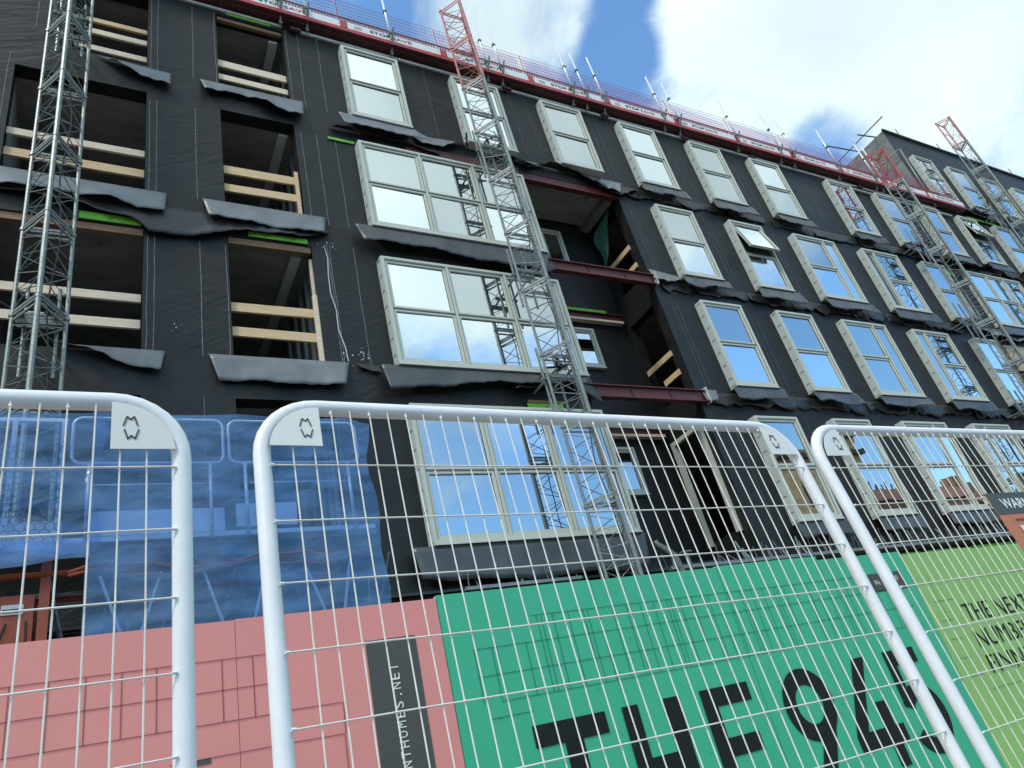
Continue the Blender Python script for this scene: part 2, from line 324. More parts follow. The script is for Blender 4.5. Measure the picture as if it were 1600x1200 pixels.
# ------------------------------------------------------------------ the apartment building
FY = 10.22
bld = thing('apartment_building', (10, 14, -H), 'long unfinished apartment block wrapped in black membrane with sage green window frames', 'building')
RA, RB, RC, RD = (15.75, 13.38), (12.55, 10.17), (9.36, 6.92), (6.10, 3.60)
RZ = (19.13, 16.80)
OPEN = [(-0.72, 0.54, 13.66, 15.85), (1.84, 3.26, 13.62, 15.95), (-1.53, 0.54, 10.28, 12.88), (1.84, 3.27, 10.3, 12.85), (-1.5, 0.54, 6.95, 9.45), (1.85, 3.32, 6.95, 9.55),
        (-1.5, 0.54, 3.6, 6.2), (1.85, 3.35, 3.6, 6.2)]
LOG = (8.62, 11.6, 3.0, 12.95)
GROUND_HOLES = [(-7, -2.2, -1.2, 2.55), (-1.5, 3.6, -1.2, 2.75), (4.1, 8.2, -1.2, 2.78), (9.0, 14.6, -1.2, 2.6), (15.2, 20.8, -1.2, 2.6), (21.6, 27, -1.2, 2.6), (28.5, 38, -1.2, 2.6)]
def wall_mesh(x0, x1, z0, z1, holes, y, depth):
    xs = sorted({x0, x1}|{min(max(h[i], x0), x1) for h in holes for i in (0, 1)}); zs = sorted({z0, z1}|{min(max(h[i], z0), z1) for h in holes for i in (2, 3)})
    b = MB()
    inside = lambda x, z: any(h[0] < x < h[1] and h[2] < z < h[3] for h in holes)
    for i in range(len(xs)-1):
        for j in range(len(zs)-1):
            cx = (xs[i]+xs[i+1])/2; cz = (zs[j]+zs[j+1])/2
            if inside(cx, cz): continue
            a, c, e, f = xs[i], xs[i+1], zs[j], zs[j+1]
            b.quad((a, y, e), (c, y, e), (c, y, f), (a, y, f))
    for h in holes:
        a, c, e, f = max(h[0], x0), min(h[1], x1), h[2], h[3]
        if h[0] >= x1 or h[1] <= x0: continue
        b.quad((a, y, e), (a, y+depth, e), (a, y+depth, f), (a, y, f)); b.quad((c, y, e), (c, y+depth, e), (c, y+depth, f), (c, y, f))
        b.quad((a, y, f), (c, y, f), (c, y+depth, f), (a, y+depth, f)); b.quad((a, y, e), (c, y, e), (c, y+depth, e), (a, y+depth, e))
    return b
wall_mesh(-9, 28.5, -1.25, 16.12, OPEN+[LOG]+GROUND_HOLES, FY, 0.28).build('facade_wall', M['membrane'], bld)
wall_mesh(28.5, 48, -1.25, 20.62, [h for h in GROUND_HOLES if h[0] > 28], FY, 0.28).build('facade_wall', M['membrane'], bld)
# return wall of the taller end, roof slabs, body
b = MB(); b.box(28.502, 28.70, FY+0.003, 22, 16.0, 20.6); b.build('return_wall', M['beige_net'], bld)
B('roof_slab', [(-9, 28.48, FY+0.29, 22, 16.0, 16.3)], M['concrete'], bld)
B('tall_roof_slab', [(28.71, 48, FY+0.29, 22, 20.3, 20.58)], M['concrete'], bld)
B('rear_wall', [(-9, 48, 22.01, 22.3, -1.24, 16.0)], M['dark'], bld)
B('floor_slab', [(-9, 8.3, FY+0.283, 21.9, z, z+0.27) for z in (2.95, 6.3, 9.62, 12.92)]+[(11.85, 48, FY+0.283, 21.9, z, z+0.27) for z in (2.95, 6.3, 9.62, 12.92)], M['concrete'], bld)
# partitions that close the open rooms
B('partition', [(-1.62, -1.53, FY+0.284, 17, 2.7, 15.99), (0.95, 1.10, FY+0.284, 17, 2.7, 15.99), (3.50, 3.62, FY+0.284, 17, 2.7, 15.99), (-1.6, 3.6, 17.01, 17.2, 2.7, 15.99)], M['room'], bld)
for z0, z1 in ((13.2, 15.95), (9.9, 12.90), (6.6, 9.60), (3.25, 6.28)):
    # pale strip along ceiling and zinc studs in the second bay
    B('ceiling_beam', [(3.02, 3.20, FY+0.30, 16.5, z1-0.10, z1-0.005)], M['white_board'], bld)
    B('metal_stud', [(3.34, 3.40, yy, yy+0.06, z0, z1-0.01) for yy in (10.62, 10.95, 11.4, 11.9, 12.5)], M['studs'], bld)
# loggia well: back wall, left wall, right wall with openings, ceiling
b = MB(); b.quad((8.40, 11.66, 2.9), (11.61, 11.66, 2.9), (11.61, 11.66, 12.97), (8.40, 11.66, 12.97)); b.build('loggia_back_wall', M['membrane'], bld)
b = MB(); b.quad((8.55, FY+0.02, 2.9), (8.55, 11.65, 2.9), (8.55, 11.65, 12.97), (8.55, FY+0.02, 12.97)); b.build('loggia_side_wall', M['membrane'], bld)
holes = [(10.52, 11.45, 10.28, 12.6), (10.50, 11.45, 7.0, 9.42), (10.45, 11.42, 3.7, 6.1)]
wm = wall_mesh(FY+0.005, 11.655, 2.95, 12.96, holes, 0, 0.25)
wm.v = [Vector((11.605+v.y, v.x, v.z)) for v in wm.v]
wm.build('loggia_side_wall', M['membrane'], bld)
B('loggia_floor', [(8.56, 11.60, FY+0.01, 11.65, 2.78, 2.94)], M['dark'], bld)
b = MB(); b.box(8.56, 11.28, 10.34, 11.54, 12.90, 12.945); b.mi = 1; b.box(11.30, 11.52, 10.40, 11.60, 12.72, 12.94); b.mi = 0; b.build('loggia_ceiling', [M['concrete'], M['room']], bld)
B('loggia_head_beam', [(8.56, 11.59, 10.235, 10.33, 12.72, 12.95), (8.56, 11.59, 10.20, 10.34, 12.69, 12.718)], M['oxide'], bld)
def ibeam(x0, x1, y, z0, z1, m='oxide'):
    b = MB(); b.box(x0, x1, y, y+0.14, z1-0.022, z1); b.box(x0, x1, y, y+0.14, z0, z0+0.022); b.box(x0, x1, y+0.06, y+0.075, z0+0.022, z1-0.022)
    xx = x0+0.35
    while xx < x1: b.box(xx, xx+0.012, y+0.03, y+0.0598, z0+0.06, z1-0.06); xx += 1.05
    return b.build('steel_beam', M[m], bld)
ibeam(8.30, 11.66, 10.12, 9.80, 10.10); ibeam(8.30, 11.78, 10.12, 6.50, 6.80)
ibeam(8.56, 11.55, 11.50, 9.66, 9.86); ibeam(8.56, 11.55, 11.50, 6.42, 6.62)
B('beam_plate', [(11.662, 11.674, 10.08, 10.30, 9.78, 10.16), (11.79, 11.80, 10.08, 10.30, 6.46, 6.86)], M['flash'], bld)
for z in (9.60, 6.36):
    B('timber_bearer', [(8.56, 11.5, 11.49, 11.63, z-0.02, z+0.045)], M['timber_pale'], bld)
    B('sheathing_board', [(8.58, 10.6+(z > 8)*0.55, 11.60, 11.63, z+0.30, z+0.42)], M['greenboard'], bld)
for z, ys in ((11.24, (10.46, 11.47)), (10.66, (10.44, 10.95)), (8.0, (10.46, 11.40)), (7.47, (10.43, 11.0))):
    b = MB(); b.box(11.56, 11.60, ys[0], ys[1], z-0.07, z+0.07); b.build('timber_rail', M['timber'], bld)
# door frame in the lowest loggia
b = MB()
for y in (10.45, 11.36): b.box(11.50, 11.62, y, y+0.09, 3.62, 6.12)
b.box(11.50, 11.62, 10.541, 11.359, 6.02, 6.12); b.build('door_frame', M['frame'], bld)
# hanging green net in the top loggia opening
b = MB(); pr = []
for i in range(9):
    t = i/8; yl = 10.62+(1.0*math.sin(min(1, t*1.5)*math.pi/2)-0.12*max(0, t-0.6)); yr = 10.62+0.80*t; zt = 12.63-1.35*t
    pr.append([(11.52-0.03*math.sin(2.6*k+i*0.9), yr+(yl-yr)*(1-t**3)*k/4, zt+0.42*t*(1-t)*k) for k in range(5)])
vs = sum(pr, []); b.add(vs, [(i*5+k, i*5+k+1, (i+1)*5+k+1, (i+1)*5+k) for i in range(8) for k in range(4)])
b.build('hanging_net', M['greennet'], bld, smooth=True)
# flashing along the roof line
B('roof_flashing', [(-9, 3.24, 10.17, 10.215, 16.06, 16.13), (3.62, 28.47, 10.17, 10.215, 16.04, 16.12)], M['flash'], bld)
B('roof_edge_board', [(-9, 28.46, 10.19, 10.26, 16.131, 16.34)], M['oxide_dark'], bld)
B('parapet_capping', [(28.45, 48, 10.13, 10.215, 20.60, 20.66)], M['galv_dark'], bld)
B('ledge_trim', [(23.0, 29.3, 10.13, 10.20, 15.80, 15.86)], M['frame'], bld)
# ---- seam lines, splashes
b = MB()
def seam(x, z0, z1, wd=0.012, j=0.008):
    n = 6; P_ = [(x+rnd.uniform(-j, j), z0+(z1-z0)*i/n) for i in range(n+1)]
    for (xa, za), (xb, zb) in zip(P_, P_[1:]): b.quad((xa-wd/2, FY-0.004, za), (xa+wd/2, FY-0.004, za), (xb+wd/2, FY-0.004, zb), (xb-wd/2, FY-0.004, zb))
for x in (0.60, 0.72, 1.365, 1.80): seam(x, 13.6, 16.0)
for x in (0.60, 0.715, 1.375): seam(x, 10.3, 12.7)
for x in (0.60, 0.70, 1.395, 1.81): seam(x, 6.95, 9.3)
for x in (-1.62,): seam(x, 10.5, 13.2)
for x in (-1.3, -1.05): seam(x, 14.0, 16.0)
for x in (3.32, 3.58, 4.03): seam(x, 13.5, 16.05)
for x in (3.40, 3.72, 4.11): seam(x, 10.15, 12.7)
for x in (3.62, 3.66, 4.12): seam(x, 6.98, 9.66)
for x in (6.67, 9.09, 9.60, 11.64, 11.86, 14.47, 14.77, 17.1, 17.35, 20.0, 20.4, 23.6): seam(x, 13.55, 16.0, 0.008)
for x in (11.86, 11.98, 14.5, 14.66, 17.1, 17.25, 20.3, 20.5, 23.5): seam(x, 10.3, 12.6, 0.008)
for x in (11.98, 12.12, 14.55, 14.75, 17.2, 20.4, 23.7): seam(x, 7.0, 9.4, 0.008)
for x in (1.4, 3.4, 12.3, 14.8, 17.4, 20.6): seam(x, 3.4, 6.2, 0.008)
b.build('seam_lines', M['seam'], bld)
b = MB(); pts = [(3.56, 9.62), (3.60, 9.3), (3.57, 8.9), (3.565, 8.5), (3.63, 8.1), (3.62, 7.7), (3.70, 7.3), (3.72, 7.02)]
for (xa, za), (xb, zb) in zip(pts, pts[1:]): b.quad((xa-0.011, FY-0.006, za), (xa+0.009, FY-0.006, za), (xb+0.011, FY-0.006, zb), (xb-0.009, FY-0.006, zb))
for i in range(46):
    cx, cz = rnd.choice([(3.95, 7.15), (4.0, 7.1), (3.6, 9.62), (3.72, 9.6), (3.68, 7.1), (1.0, 7.5), (12.9, 8.0)]); cx += rnd.gauss(0, 0.07); cz += rnd.gauss(0, 0.08); r_ = rnd.uniform(0.004, 0.018)
    b.add([(cx+r_*math.cos(a)*rnd.uniform(0.5, 1.2), FY-0.006, cz+r_*math.sin(a)*rnd.uniform(0.6, 1.8)) for a in [k*math.pi/3 for k in range(6)]], [(0, 1, 2, 3, 4, 5)])
b.build('paint_splashes', M['splash'], bld)

# ---- windows
def ring(b, x0, x1, z0, z1, t, y0, y1):
    b.box(x0, x0+t, y0, y1, z0, z1); b.box(x1-t, x1, y0, y1, z0, z1); b.box(x0+t, x1-t, y0, y1, z1-t, z1); b.box(x0+t, x1-t, y0, y1, z0, z0+t)
def window(x, w_, row, kind='std', label=None, y=10.0, depth=0.22, tr=0.50):
    z1, z0 = row; b = MB(); panes = []
    b.mi = 0; ring(b, x, x+w_, z0, z1, 0.055, y, y+depth)                       # outer box frame
    ring(b, x+0.055, x+w_-0.055, z0+0.055, z1-0.055, 0.018, y+0.014, y+0.1)       # shadow step
    b.box(x-0.015, x+w_+0.015, y-0.012, y+depth-0.002, z0-0.034, z0-0.001)               # sill
    X0, X1 = x+0.075, x+w_-0.075
    cells = {'std': [(X0, X1)], 'rn': [(X0, X0+1.22), (X0+1.27, X1)], 'ln': [(X0, X0+0.46), (X0+0.51, X1)], 'small': [(X0, X1)]}.get(kind)
    if kind == 'triple':
        k = (X1-X0+0.05)/3; cells = [(X0+i*k, X0+(i+1)*k-0.05) for i in range(3)]
    for i in range(len(cells)-1): b.box(cells[i][1]+0.001, cells[i+1][0]-0.001, y+0.004, y+0.16, z0+0.057, z1-0.057)
    Z0, Z1 = z0+0.075, z1-0.075; zm = Z0+(Z1-Z0)*tr
    for ci, (a, c) in enumerate(cells):
        thin = c-a < 0.6
        split = [(Z0, Z1)] if kind == 'small' or thin else [(Z0, zm-0.012), (zm+0.012, Z1)]
        if len(split) == 2: b.box(a, c, y+0.022, y+0.12, zm-0.011, zm+0.011)
        for k, (e, f) in enumerate(split):
            t = 0.05 if not thin else 0.035
            tilt = kind == 'std' and label and 'open' in label and k == 1
            sb = MB() if tilt else b
            ring(sb, a+0.001, c-0.001, e+0.001, f-0.001, t, y+0.03, y+0.085)
            ring(sb, a+t, c-t, e+t, f-t, 0.012, y+0.045, y+0.08)
            sb.mi = 2; ring(sb, a-0.006, c+0.006, e-0.006, f+0.006, 0.0065, y+0.018, y+0.028); ring(sb, a+t+0.012, c-t-0.012, e+t+0.012, f-t-0.012, 0.005, y+0.052, y+0.06); sb.mi = 0
            pb = MB(); ex = rnd.uniform(-0.005, 0.005); ez = rnd.uniform(-0.004, 0.004)
            A_, C_, E_, F_ = a+t+0.012, c-t-0.012, e+t+0.012, f-t-0.012
            pb.quad((A_, y+0.062+ex, E_+0), (C_, y+0.062-ex, E_), (C_, y+0.062-ex+ez, F_), (A_, y+0.062+ex+ez, F_))
            if tilt:
                ang = R(-14); piv = Vector((0, y+0.03, f))
                for q in (sb, pb): q.v = [piv+Matrix.Rotation(ang, 3, 'X') @ (v-piv) for v in q.v]
                k0 = len(b.v); b.v += sb.v; b.f += [tuple(i+k0 for i in ff) for ff in sb.f]; b.m += sb.m
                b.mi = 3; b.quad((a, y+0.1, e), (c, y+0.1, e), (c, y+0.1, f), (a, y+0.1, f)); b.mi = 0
            panes.append(pb)
    if kind != 'small':
        b.mi = 1; b.box(x-0.012, x-0.001, y+0.02, y+depth-0.003, z0+0.02, z1-0.01); b.box(x+w_+0.001, x+w_+0.012, y+0.02, y+depth-0.003, z0+0.02, z1-0.01)
        b.mi = 2; zz = z0+0.2
        while zz < z1-0.05:
            b.box(x-0.018, x-0.0125, y+0.055, y+0.165, zz, zz+0.011); zz += 0.36
    o = b.build('window', [M['frame'], M['frame_side'], M['clip'], M['dark']], bld)
    if label: o['label'] = label
    for pb in panes: pb.build('pane', M['glass'], o)
    return o
WA = [(4.52, 1.38), (7.32, 1.32), (9.92, 1.31), (12.54, 1.32), (15.18, 1.31), (17.78, 1.34), (21.5, 1.32), (24.15, 1.32), (26.72, 1.35), (29.38, 1.33), (32.0, 1.32), (34.6, 1.32), (37.3, 1.32)]
for i, (x, w_) in enumerate(WA): window(x, w_, RA, label='window with its upper sash tilted open' if i == 9 else None)
for x, w_ in ((29.15, 1.35), (31.66, 1.34), (34.25, 1.3), (36.85, 1.3), (39.5, 1.3)): window(x, w_, RZ)
for row, xs in ((RB, [(4.53, 4.02, 'triple'), (12.60, 1.32, 'std'), (15.28, 1.31, 'open'), (17.92, 1.88, 'rn'), (21.15, 1.86, 'ln'), (24.38, 1.3, 'std'), (27.05, 3.6, 'triple'), (32.2, 1.32, 'std'), (34.9, 1.32, 'std')]),
                (RC, [(4.56, 4.02, 'triple'), (12.72, 1.38, 'std'), (15.38, 1.39, 'std'), (18.02, 1.95, 'rn'), (21.28, 1.86, 'ln'), (24.58, 1.32, 'std'), (29.4, 3.4, 'triple')]),
                (RD, [(4.6, 4.02, 'triple'), (12.82, 1.40, 'std'), (15.48, 1.40, 'std'), (18.22, 1.93, 'rn'), (21.45, 1.9, 'ln'), (24.8, 1.32, 'std'), (27.4, 3.6, 'triple')])):
    for x, w_, k in xs:
        window(x, w_, row, 'std' if k == 'open' else k, label='window with its upper sash tilted open' if k == 'open' else ('wide six pane window' if k == 'triple' else None))
for z in (12.55, 9.36, 6.10): window(9.84, 0.66, (z, z-1.12), 'small', label='small window on the loggia back wall', y=11.55, depth=0.10)

# ---- timber rails and heads in the open bays
def rail(x0, x1, z0, z1, m='timber', y=10.30, t=0.045):
    b = MB(); s = rnd.uniform(-0.015, 0.015); b.box(x0, x1, y, y+t, z0, z1)
    for v in b.v: v.z += s*(v.x-x0)
    b.build('timber_rail', M[m], bld)
for z0, z1, m in ((14.74, 14.86, 'timber'), (14.38, 14.52, 'timber_pale'), (13.88, 14.02, 'timber_pale')): rail(-0.70, 0.53, z0, z1, m)
for z0, z1, m in ((14.28, 14.54, 'timber_pale'), (13.87, 14.09, 'timber_pale')): rail(1.85, 3.25, z0+0.03, z1-0.03, m)
for z0, z1, m in ((11.22, 11.37, 'timber_pale'), (10.72, 10.90, 'timber')): rail(-1.52, 0.53, z0, z1, m)
for z0, z1, m in ((11.18, 11.38, 'timber'), (10.72, 10.90, 'timber')): rail(1.86, 3.26, z0, z1, m)
for z0, z1, m in ((7.97, 8.12, 'timber_pale'), (7.45, 7.61, 'timber_pale')): rail(-1.5, 0.52, z0, z1, m)
for z0, z1, m in ((7.95, 8.13, 'timber'), (7.45, 7.63, 'timber')): rail(1.87, 3.30, z0, z1, m)
B('timber_post', [(3.24, 3.335, 10.24, 10.295, 6.96, 8.42)], M['timber_pale'], bld)
B('timber_post', [(3.27, 3.33, 10.30, 10.345, 8.43, 9.3)], M['timber_pale'], bld)
B('timber_post', [(3.17, 3.24, 10.25, 10.295, 10.32, 11.5)], M['timber'], bld)
B('timber_head', [(1.87, 3.24, 10.26, 10.34, 15.84, 15.945)], M['timber_brown'], bld)
B('timber_head', [(1.87, 3.31, 10.25, 10.34, 9.40, 9.54)], M['timber_brown'], bld)
B('timber_head', [(-1.49, 0.53, 10.25, 10.34, 9.30, 9.44)], M['timber_brown'], bld)
B('timber_head', [(7.1, 7.9, 10.16, 10.21, 6.30, 6.36)], M['timber_brown'], bld)
def green_board(x0, x1, z0, z1, marks=0, y=10.19):
    b = MB(); b.box(x0, x1, y, y+0.012, z0, z1); b.mi = 1
    for i in range(marks):
        cx = x0+(x1-x0)*(i+0.6)/(marks+0.2); h_ = (z1-z0)*0.35; zc = (z0+z1)/2
        for s in (-1, 1): b.quad((cx+s*0.02-0.05, y-0.002, zc-s*h_*0.2-h_*0.5), (cx+s*0.02-0.03, y-0.002, zc-s*h_*0.2-h_*0.5), (cx+s*0.02+0.06, y-0.002, zc+h_*0.5), (cx+s*0.02+0.04, y-0.002, zc+h_*0.5))
    b.build('sheathing_board', [M['greenboard'], M['ink']], bld)
green_board(2.05, 3.0, 16.0, 16.055+0.09, 1, 10.20); green_board(-0.4, 0.5, 9.47, 9.62, 1, 10.20); green_board(2.2, 3.25, 9.57, 9.68, 2)
green_board(3.95, 4.52, 12.62, 12.69); green_board(7.05, 7.85, 6.13, 6.28, 1, 10.15); green_board(30.6, 33.3, 15.98, 16.10, 0, 10.15); green_board(25.75, 26.6, 12.36, 12.52, 0)
B('sheathing_strip', [(8.9+i*1.9, 8.9+i*1.9+rnd.uniform(1.2, 1.8), 10.05, 10.07, 2.62+rnd.uniform(-0.03, 0.03), 2.70) for i in range(9)], M['greenboard'], bld)
B('insulation_board', [(26.6, 29.0, 10.15, 10.21, 8.3, 9.35)], M['brown'], bld)
# dark red lintels above openings and low beam behind the hoarding
B('red_lintel', [(5.7, 8.6, 10.17, 10.214, 12.62, 12.98)], M['oxide_dark'], bld)
B('red_lintel', [(26.2, 28.4, 10.17, 10.214, 15.90, 16.03)], M['oxide_dark'], bld)
b = MB(); b.box(1.2, 8.4, 10.06, 10.2, 2.52, 2.54); b.box(1.2, 8.4, 10.06, 10.2, 2.76, 2.78); b.box(1.2, 8.4, 10.13, 10.145, 2.541, 2.759); b.build('steel_beam', M['oxide'], bld)
# ---- loose rubber sheets below windows, and ragged hems of the membrane
def sheet(top, bot, name, m, out=0.18, y=10.19, n=26, k=6, seed=0, rip=0.02, thick=0.0035):
    r_ = random.Random(seed); ph = [r_.uniform(0, 6.3) for _ in range(6)]
    def lerp(P_, t):
        d = [0]
        for a, c in zip(P_, P_[1:]): d.append(d[-1]+math.hypot(c[0]-a[0], c[1]-a[1]))
        q = t*d[-1]
        for i in range(len(P_)-1):
            if q <= d[i+1]+1e-9:
                u = (q-d[i])/(d[i+1]-d[i]); u = u if len(P_) < 4 else u
                return (P_[i][0]+(P_[i+1][0]-P_[i][0])*u, P_[i][1]+(P_[i+1][1]-P_[i][1])*u)
        return P_[-1]
    vs = []
    for i in range(n+1):
        t = i/n; a = lerp(top, t); c = lerp(bot, t)
        for j in range(k+1):
            s = j/k; x_ = a[0]+(c[0]-a[0])*s; z_ = a[1]+(c[1]-a[1])*s
            wv = math.sin(x_*5.1+ph[0])*0.5+math.sin(x_*9.3+ph[1]+s)*0.35+math.sin(x_*2.2+ph[2])*0.5
            o_ = 0.42*out*(s**1.2)*(1+0.3*wv)+rip*0.6*s*wv+0.012*math.sin(x_*23+ph[3])*s
            z_ += s*s*(0.022*math.sin(x_*3.7+ph[4])+0.010*math.sin(x_*8.3+ph[5])+0.006*math.sin(x_*31+ph[0]*3))
            yy = max(0.0, o_)
            vs.append(((x_)*(1-yy/10.2*0.9), y-yy, z_*(1-yy/10.2*0.9) if False else z_-0.02*s*out))
    b = MB(); K = k+1
    b.add(vs, [(i*K+j, (i+1)*K+j, (i+1)*K+j+1, i*K+j+1) for i in range(n) for j in range(k)])
    o = b.build(name, M[m], bld, smooth=True)
    md = o.modifiers.new('thickness', 'SOLIDIFY'); md.thickness = thick
    return o
S = 'loose_sheet'
sheet([(-0.3, 13.60), (0.95, 13.55)], [(-0.05, 13.45), (0.45, 13.20), (0.95, 13.08)], S, 'flap', 0.3, seed=1)
sheet([(1.48, 13.60), (3.52, 13.62)], [(1.56, 13.22), (2.1, 13.28), (2.6, 13.24), (2.95, 13.08), (3.50, 13.05)], S, 'flap', 0.32, seed=2)
sheet([(4.2, 13.35), (5.95, 13.345)], [(4.33, 12.99), (5.4, 13.02), (6.35, 12.99)], S, 'flap', 0.12, seed=3, y=10.02)
sheet([(5.9, 13.35), (7.4, 13.5)], [(6.2, 13.02), (6.6, 13.05), (7.45, 13.45)], S, 'flap', 0.25, seed=33)
sheet([(4.0, 13.04), (6.6, 13.04)], [(4.1, 12.95), (5.2, 12.95), (6.55, 12.78)], 'membrane_hem', 'hem', 0.28, seed=34)
sheet([(-1.9, 10.33), (0.88, 10.30)], [(-1.9, 9.80), (-0.8, 9.90), (0.1, 9.86), (0.5, 9.76), (0.85, 9.82)], S, 'flap', 0.3, seed=4)
sheet([(1.46, 10.32), (3.66, 10.32)], [(1.55, 9.84), (2.2, 9.82), (2.8, 9.78), (3.3, 9.82), (3.6, 9.84)], S, 'flap', 0.3, seed=5)
sheet([(-1.9, 9.95), (3.7, 10.0)], [(-1.9, 9.80), (-0.4, 9.72), (0.45, 9.50), (0.6, 9.28), (1.3, 9.36), (2.3, 9.62), (3.3, 9.72), (3.66, 9.86)], 'membrane_hem', 'hem', 0.22, n=50, seed=6)
sheet([(-0.6, 7.0), (0.86, 6.98)], [(-0.5, 6.96), (0.1, 6.78), (0.62, 6.60), (0.80, 6.58)], S, 'flap', 0.3, seed=7)
sheet([(1.48, 6.98), (3.72, 6.98)], [(1.62, 6.46), (2.5, 6.46), (3.62, 6.46)], S, 'flap', 0.22, seed=8)
sheet([(3.85, 6.98), (4.25, 6.95)], [(3.95, 6.85), (4.3, 6.78)], 'membrane_hem', 'hem', 0.12, seed=9)
sheet([(4.17, 10.13), (8.6, 10.13)], [(4.30, 9.66), (4.8, 9.76), (6.0, 9.70), (7.5, 9.55), (8.4, 9.62)], S, 'flap_dark', 0.1, n=50, seed=10, y=10.02)
sheet([(4.22, 6.88), (8.6, 6.88)], [(4.33, 6.33), (5.4, 6.50), (6.4, 6.60), (7.3, 6.64), (8.5, 6.70)], S, 'flap_dark', 0.1, n=50, seed=11, y=10.02)
sheet([(4.24, 3.56), (8.7, 3.56)], [(4.31, 3.06), (5.8, 2.94), (7.0, 2.92), (8.6, 2.94)], S, 'flap_dark', 0.08, n=50, seed=12, y=10.02)
sheet([(8.5, 13.32), (12.4, 13.2)], [(8.6, 13.22), (9.0, 13.0), (9.3, 13.25), (9.9, 13.3), (10.6, 13.15), (11.2, 12.9), (11.7, 12.72), (12.3, 12.95)], 'membrane_hem', 'hem', 0.35, n=60, seed=13)
sheet([(8.5, 13.35), (9.5, 13.34)], [(8.6, 13.26), (9.1, 13.10), (9.5, 13.28)], S, 'flap', 0.35, seed=14)
sheet([(10.5, 13.34), (11.9, 13.3)], [(10.6, 13.1), (11.3, 12.85), (11.75, 12.80)], S, 'flap', 0.35, seed=15)
sheet([(11.62, 10.32), (12.62, 10.2)], [(11.70, 9.92), (12.1, 9.92), (12.6, 10.05)], S, 'flap', 0.25, seed=16)
sheet([(11.7, 6.86), (12.2, 6.84)], [(11.8, 6.5), (12.15, 6.55)], S, 'flap', 0.2, seed=17)
sheet([(8.3, 10.3), (8.75, 10.3)], [(8.3, 9.55), (8.75, 9.75)], S, 'hem', 0.18, seed=18)
sheet([(7.2, 6.9), (8.7, 7.2)], [(6.9, 6.5), (8.0, 6.8), (8.9, 6.3)], 'membrane_hem', 'hem', 0.4, seed=19)
sd_ = 40
for row, xs in ((RA, WA[3:]), (RB, [(12.60, 1.32), (15.28, 1.31), (17.92, 1.88), (21.15, 1.86), (24.38, 1.3), (27.05, 3.6), (32.2, 1.3)]),
                (RC, [(12.72, 1.38), (15.38, 1.39), (18.02, 1.95), (21.28, 1.86), (24.58, 1.32)]), (RD, [(12.82, 1.4), (15.48, 1.4), (18.22, 1.93), (21.45, 1.9), (24.8, 1.32)]),
                (RZ, [(29.15, 1.35), (31.66, 1.34), (34.25, 1.3), (36.85, 1.3)])):
    for x, w_ in xs:
        sd_ += 1; r_ = random.Random(sd_); z = row[1]; dr = r_.uniform(0.33, 0.46)
        sheet([(x-0.14, z-0.036), (x+w_+0.2, z-0.038)], [(x-0.02+r_.uniform(-.1, .1), z-dr), (x+w_*0.35, z-dr+r_.uniform(-.06, .06)), (x+w_*0.7, z-dr+r_.uniform(-.08, .05)), (x+w_+0.30+r_.uniform(-.1, .15), z-dr*r_.uniform(0.75, 1.1))], S, 'flap_dark', r_.uniform(0.05, 0.16), n=26, seed=sd_, y=10.02)
# ragged laps between floors on the right half
for zi, z in enumerate((13.0, 9.80, 6.56)):
    x = 11.9; q = 0
    while x < 36:
        ln = rnd.uniform(1.4, 3.2); q += 1
        P_ = []; xx = x
        while xx < x+ln: P_.append((xx, z-0.12+rnd.uniform(-0.09, 0.09))); xx += rnd.uniform(0.12, 0.35)
        P_.append((x+ln, z-0.02))
        sheet([(x-0.05, z+0.22), (x+ln, z+0.24)], P_, 'membrane_hem', 'hem', rnd.uniform(0.05, 0.14), n=28, k=4, seed=200+zi*40+q, y=10.205)
        x += ln+rnd.uniform(-0.2, 0.5)
# torn black sheet at the third mast, debris by the sills
sheet([(26.0, 13.3), (29.8, 13.3)], [(26.1, 13.1), (27.2, 12.75), (28.4, 12.85), (29.9, 13.1)], 'membrane_hem', 'hem', 0.7, seed=301)
sheet([(25.6, 13.4), (26.6, 13.4)], [(25.2, 12.8), (26.4, 12.6)], 'membrane_hem', 'hem', 0.5, seed=302)
sheet([(29.9, 16.7), (34, 16.7)], [(30.4, 16.35), (31.6, 16.2), (34, 16.0)], 'membrane_hem', 'hem', 0.4, seed=303)
sheet([(26.0, 10.0), (28.8, 10.05)], [(26.0, 9.7), (27.4, 9.5), (28.8, 9.6)], S, 'flap', 0.5, seed=304)
# low shelf angle and upright wall ties behind the hoarding
B('shelf_angle', [(4.9, 7.0, 9.86, 9.93, 2.80, 2.85), (8.9, 30, 9.86, 9.93, 2.80, 2.86), (8.9, 30, 9.931, 10.21, 2.80, 2.815)], M['galv'], bld)
x = 5.0; nt_ = 0
while x < 24 and nt_ < 100:
    if not 7.0 < x < 8.9:
        hh = rnd.uniform(0.16, 0.42); lx = rnd.uniform(-0.10, 0.03); k = rnd.choice((0.010, 0.014, 0.05)); nt_ += 1
        b = MB(); b.beam((x, 9.95+rnd.uniform(0, .12), 2.86), (x+lx, 9.93+rnd.uniform(0, .16), 2.86+hh), k, 0.008, up=(0, 1, 0)); b.build('upright_tie', M['galv'], bld)
    x += rnd.choice((0.06, 0.09, 0.13, 0.2, 0.36))
b = MB(); b.box(-8.9, 28.4, 10.08, 10.20, 2.86, 2.90); b.build('membrane_batten', M['hem'], bld)

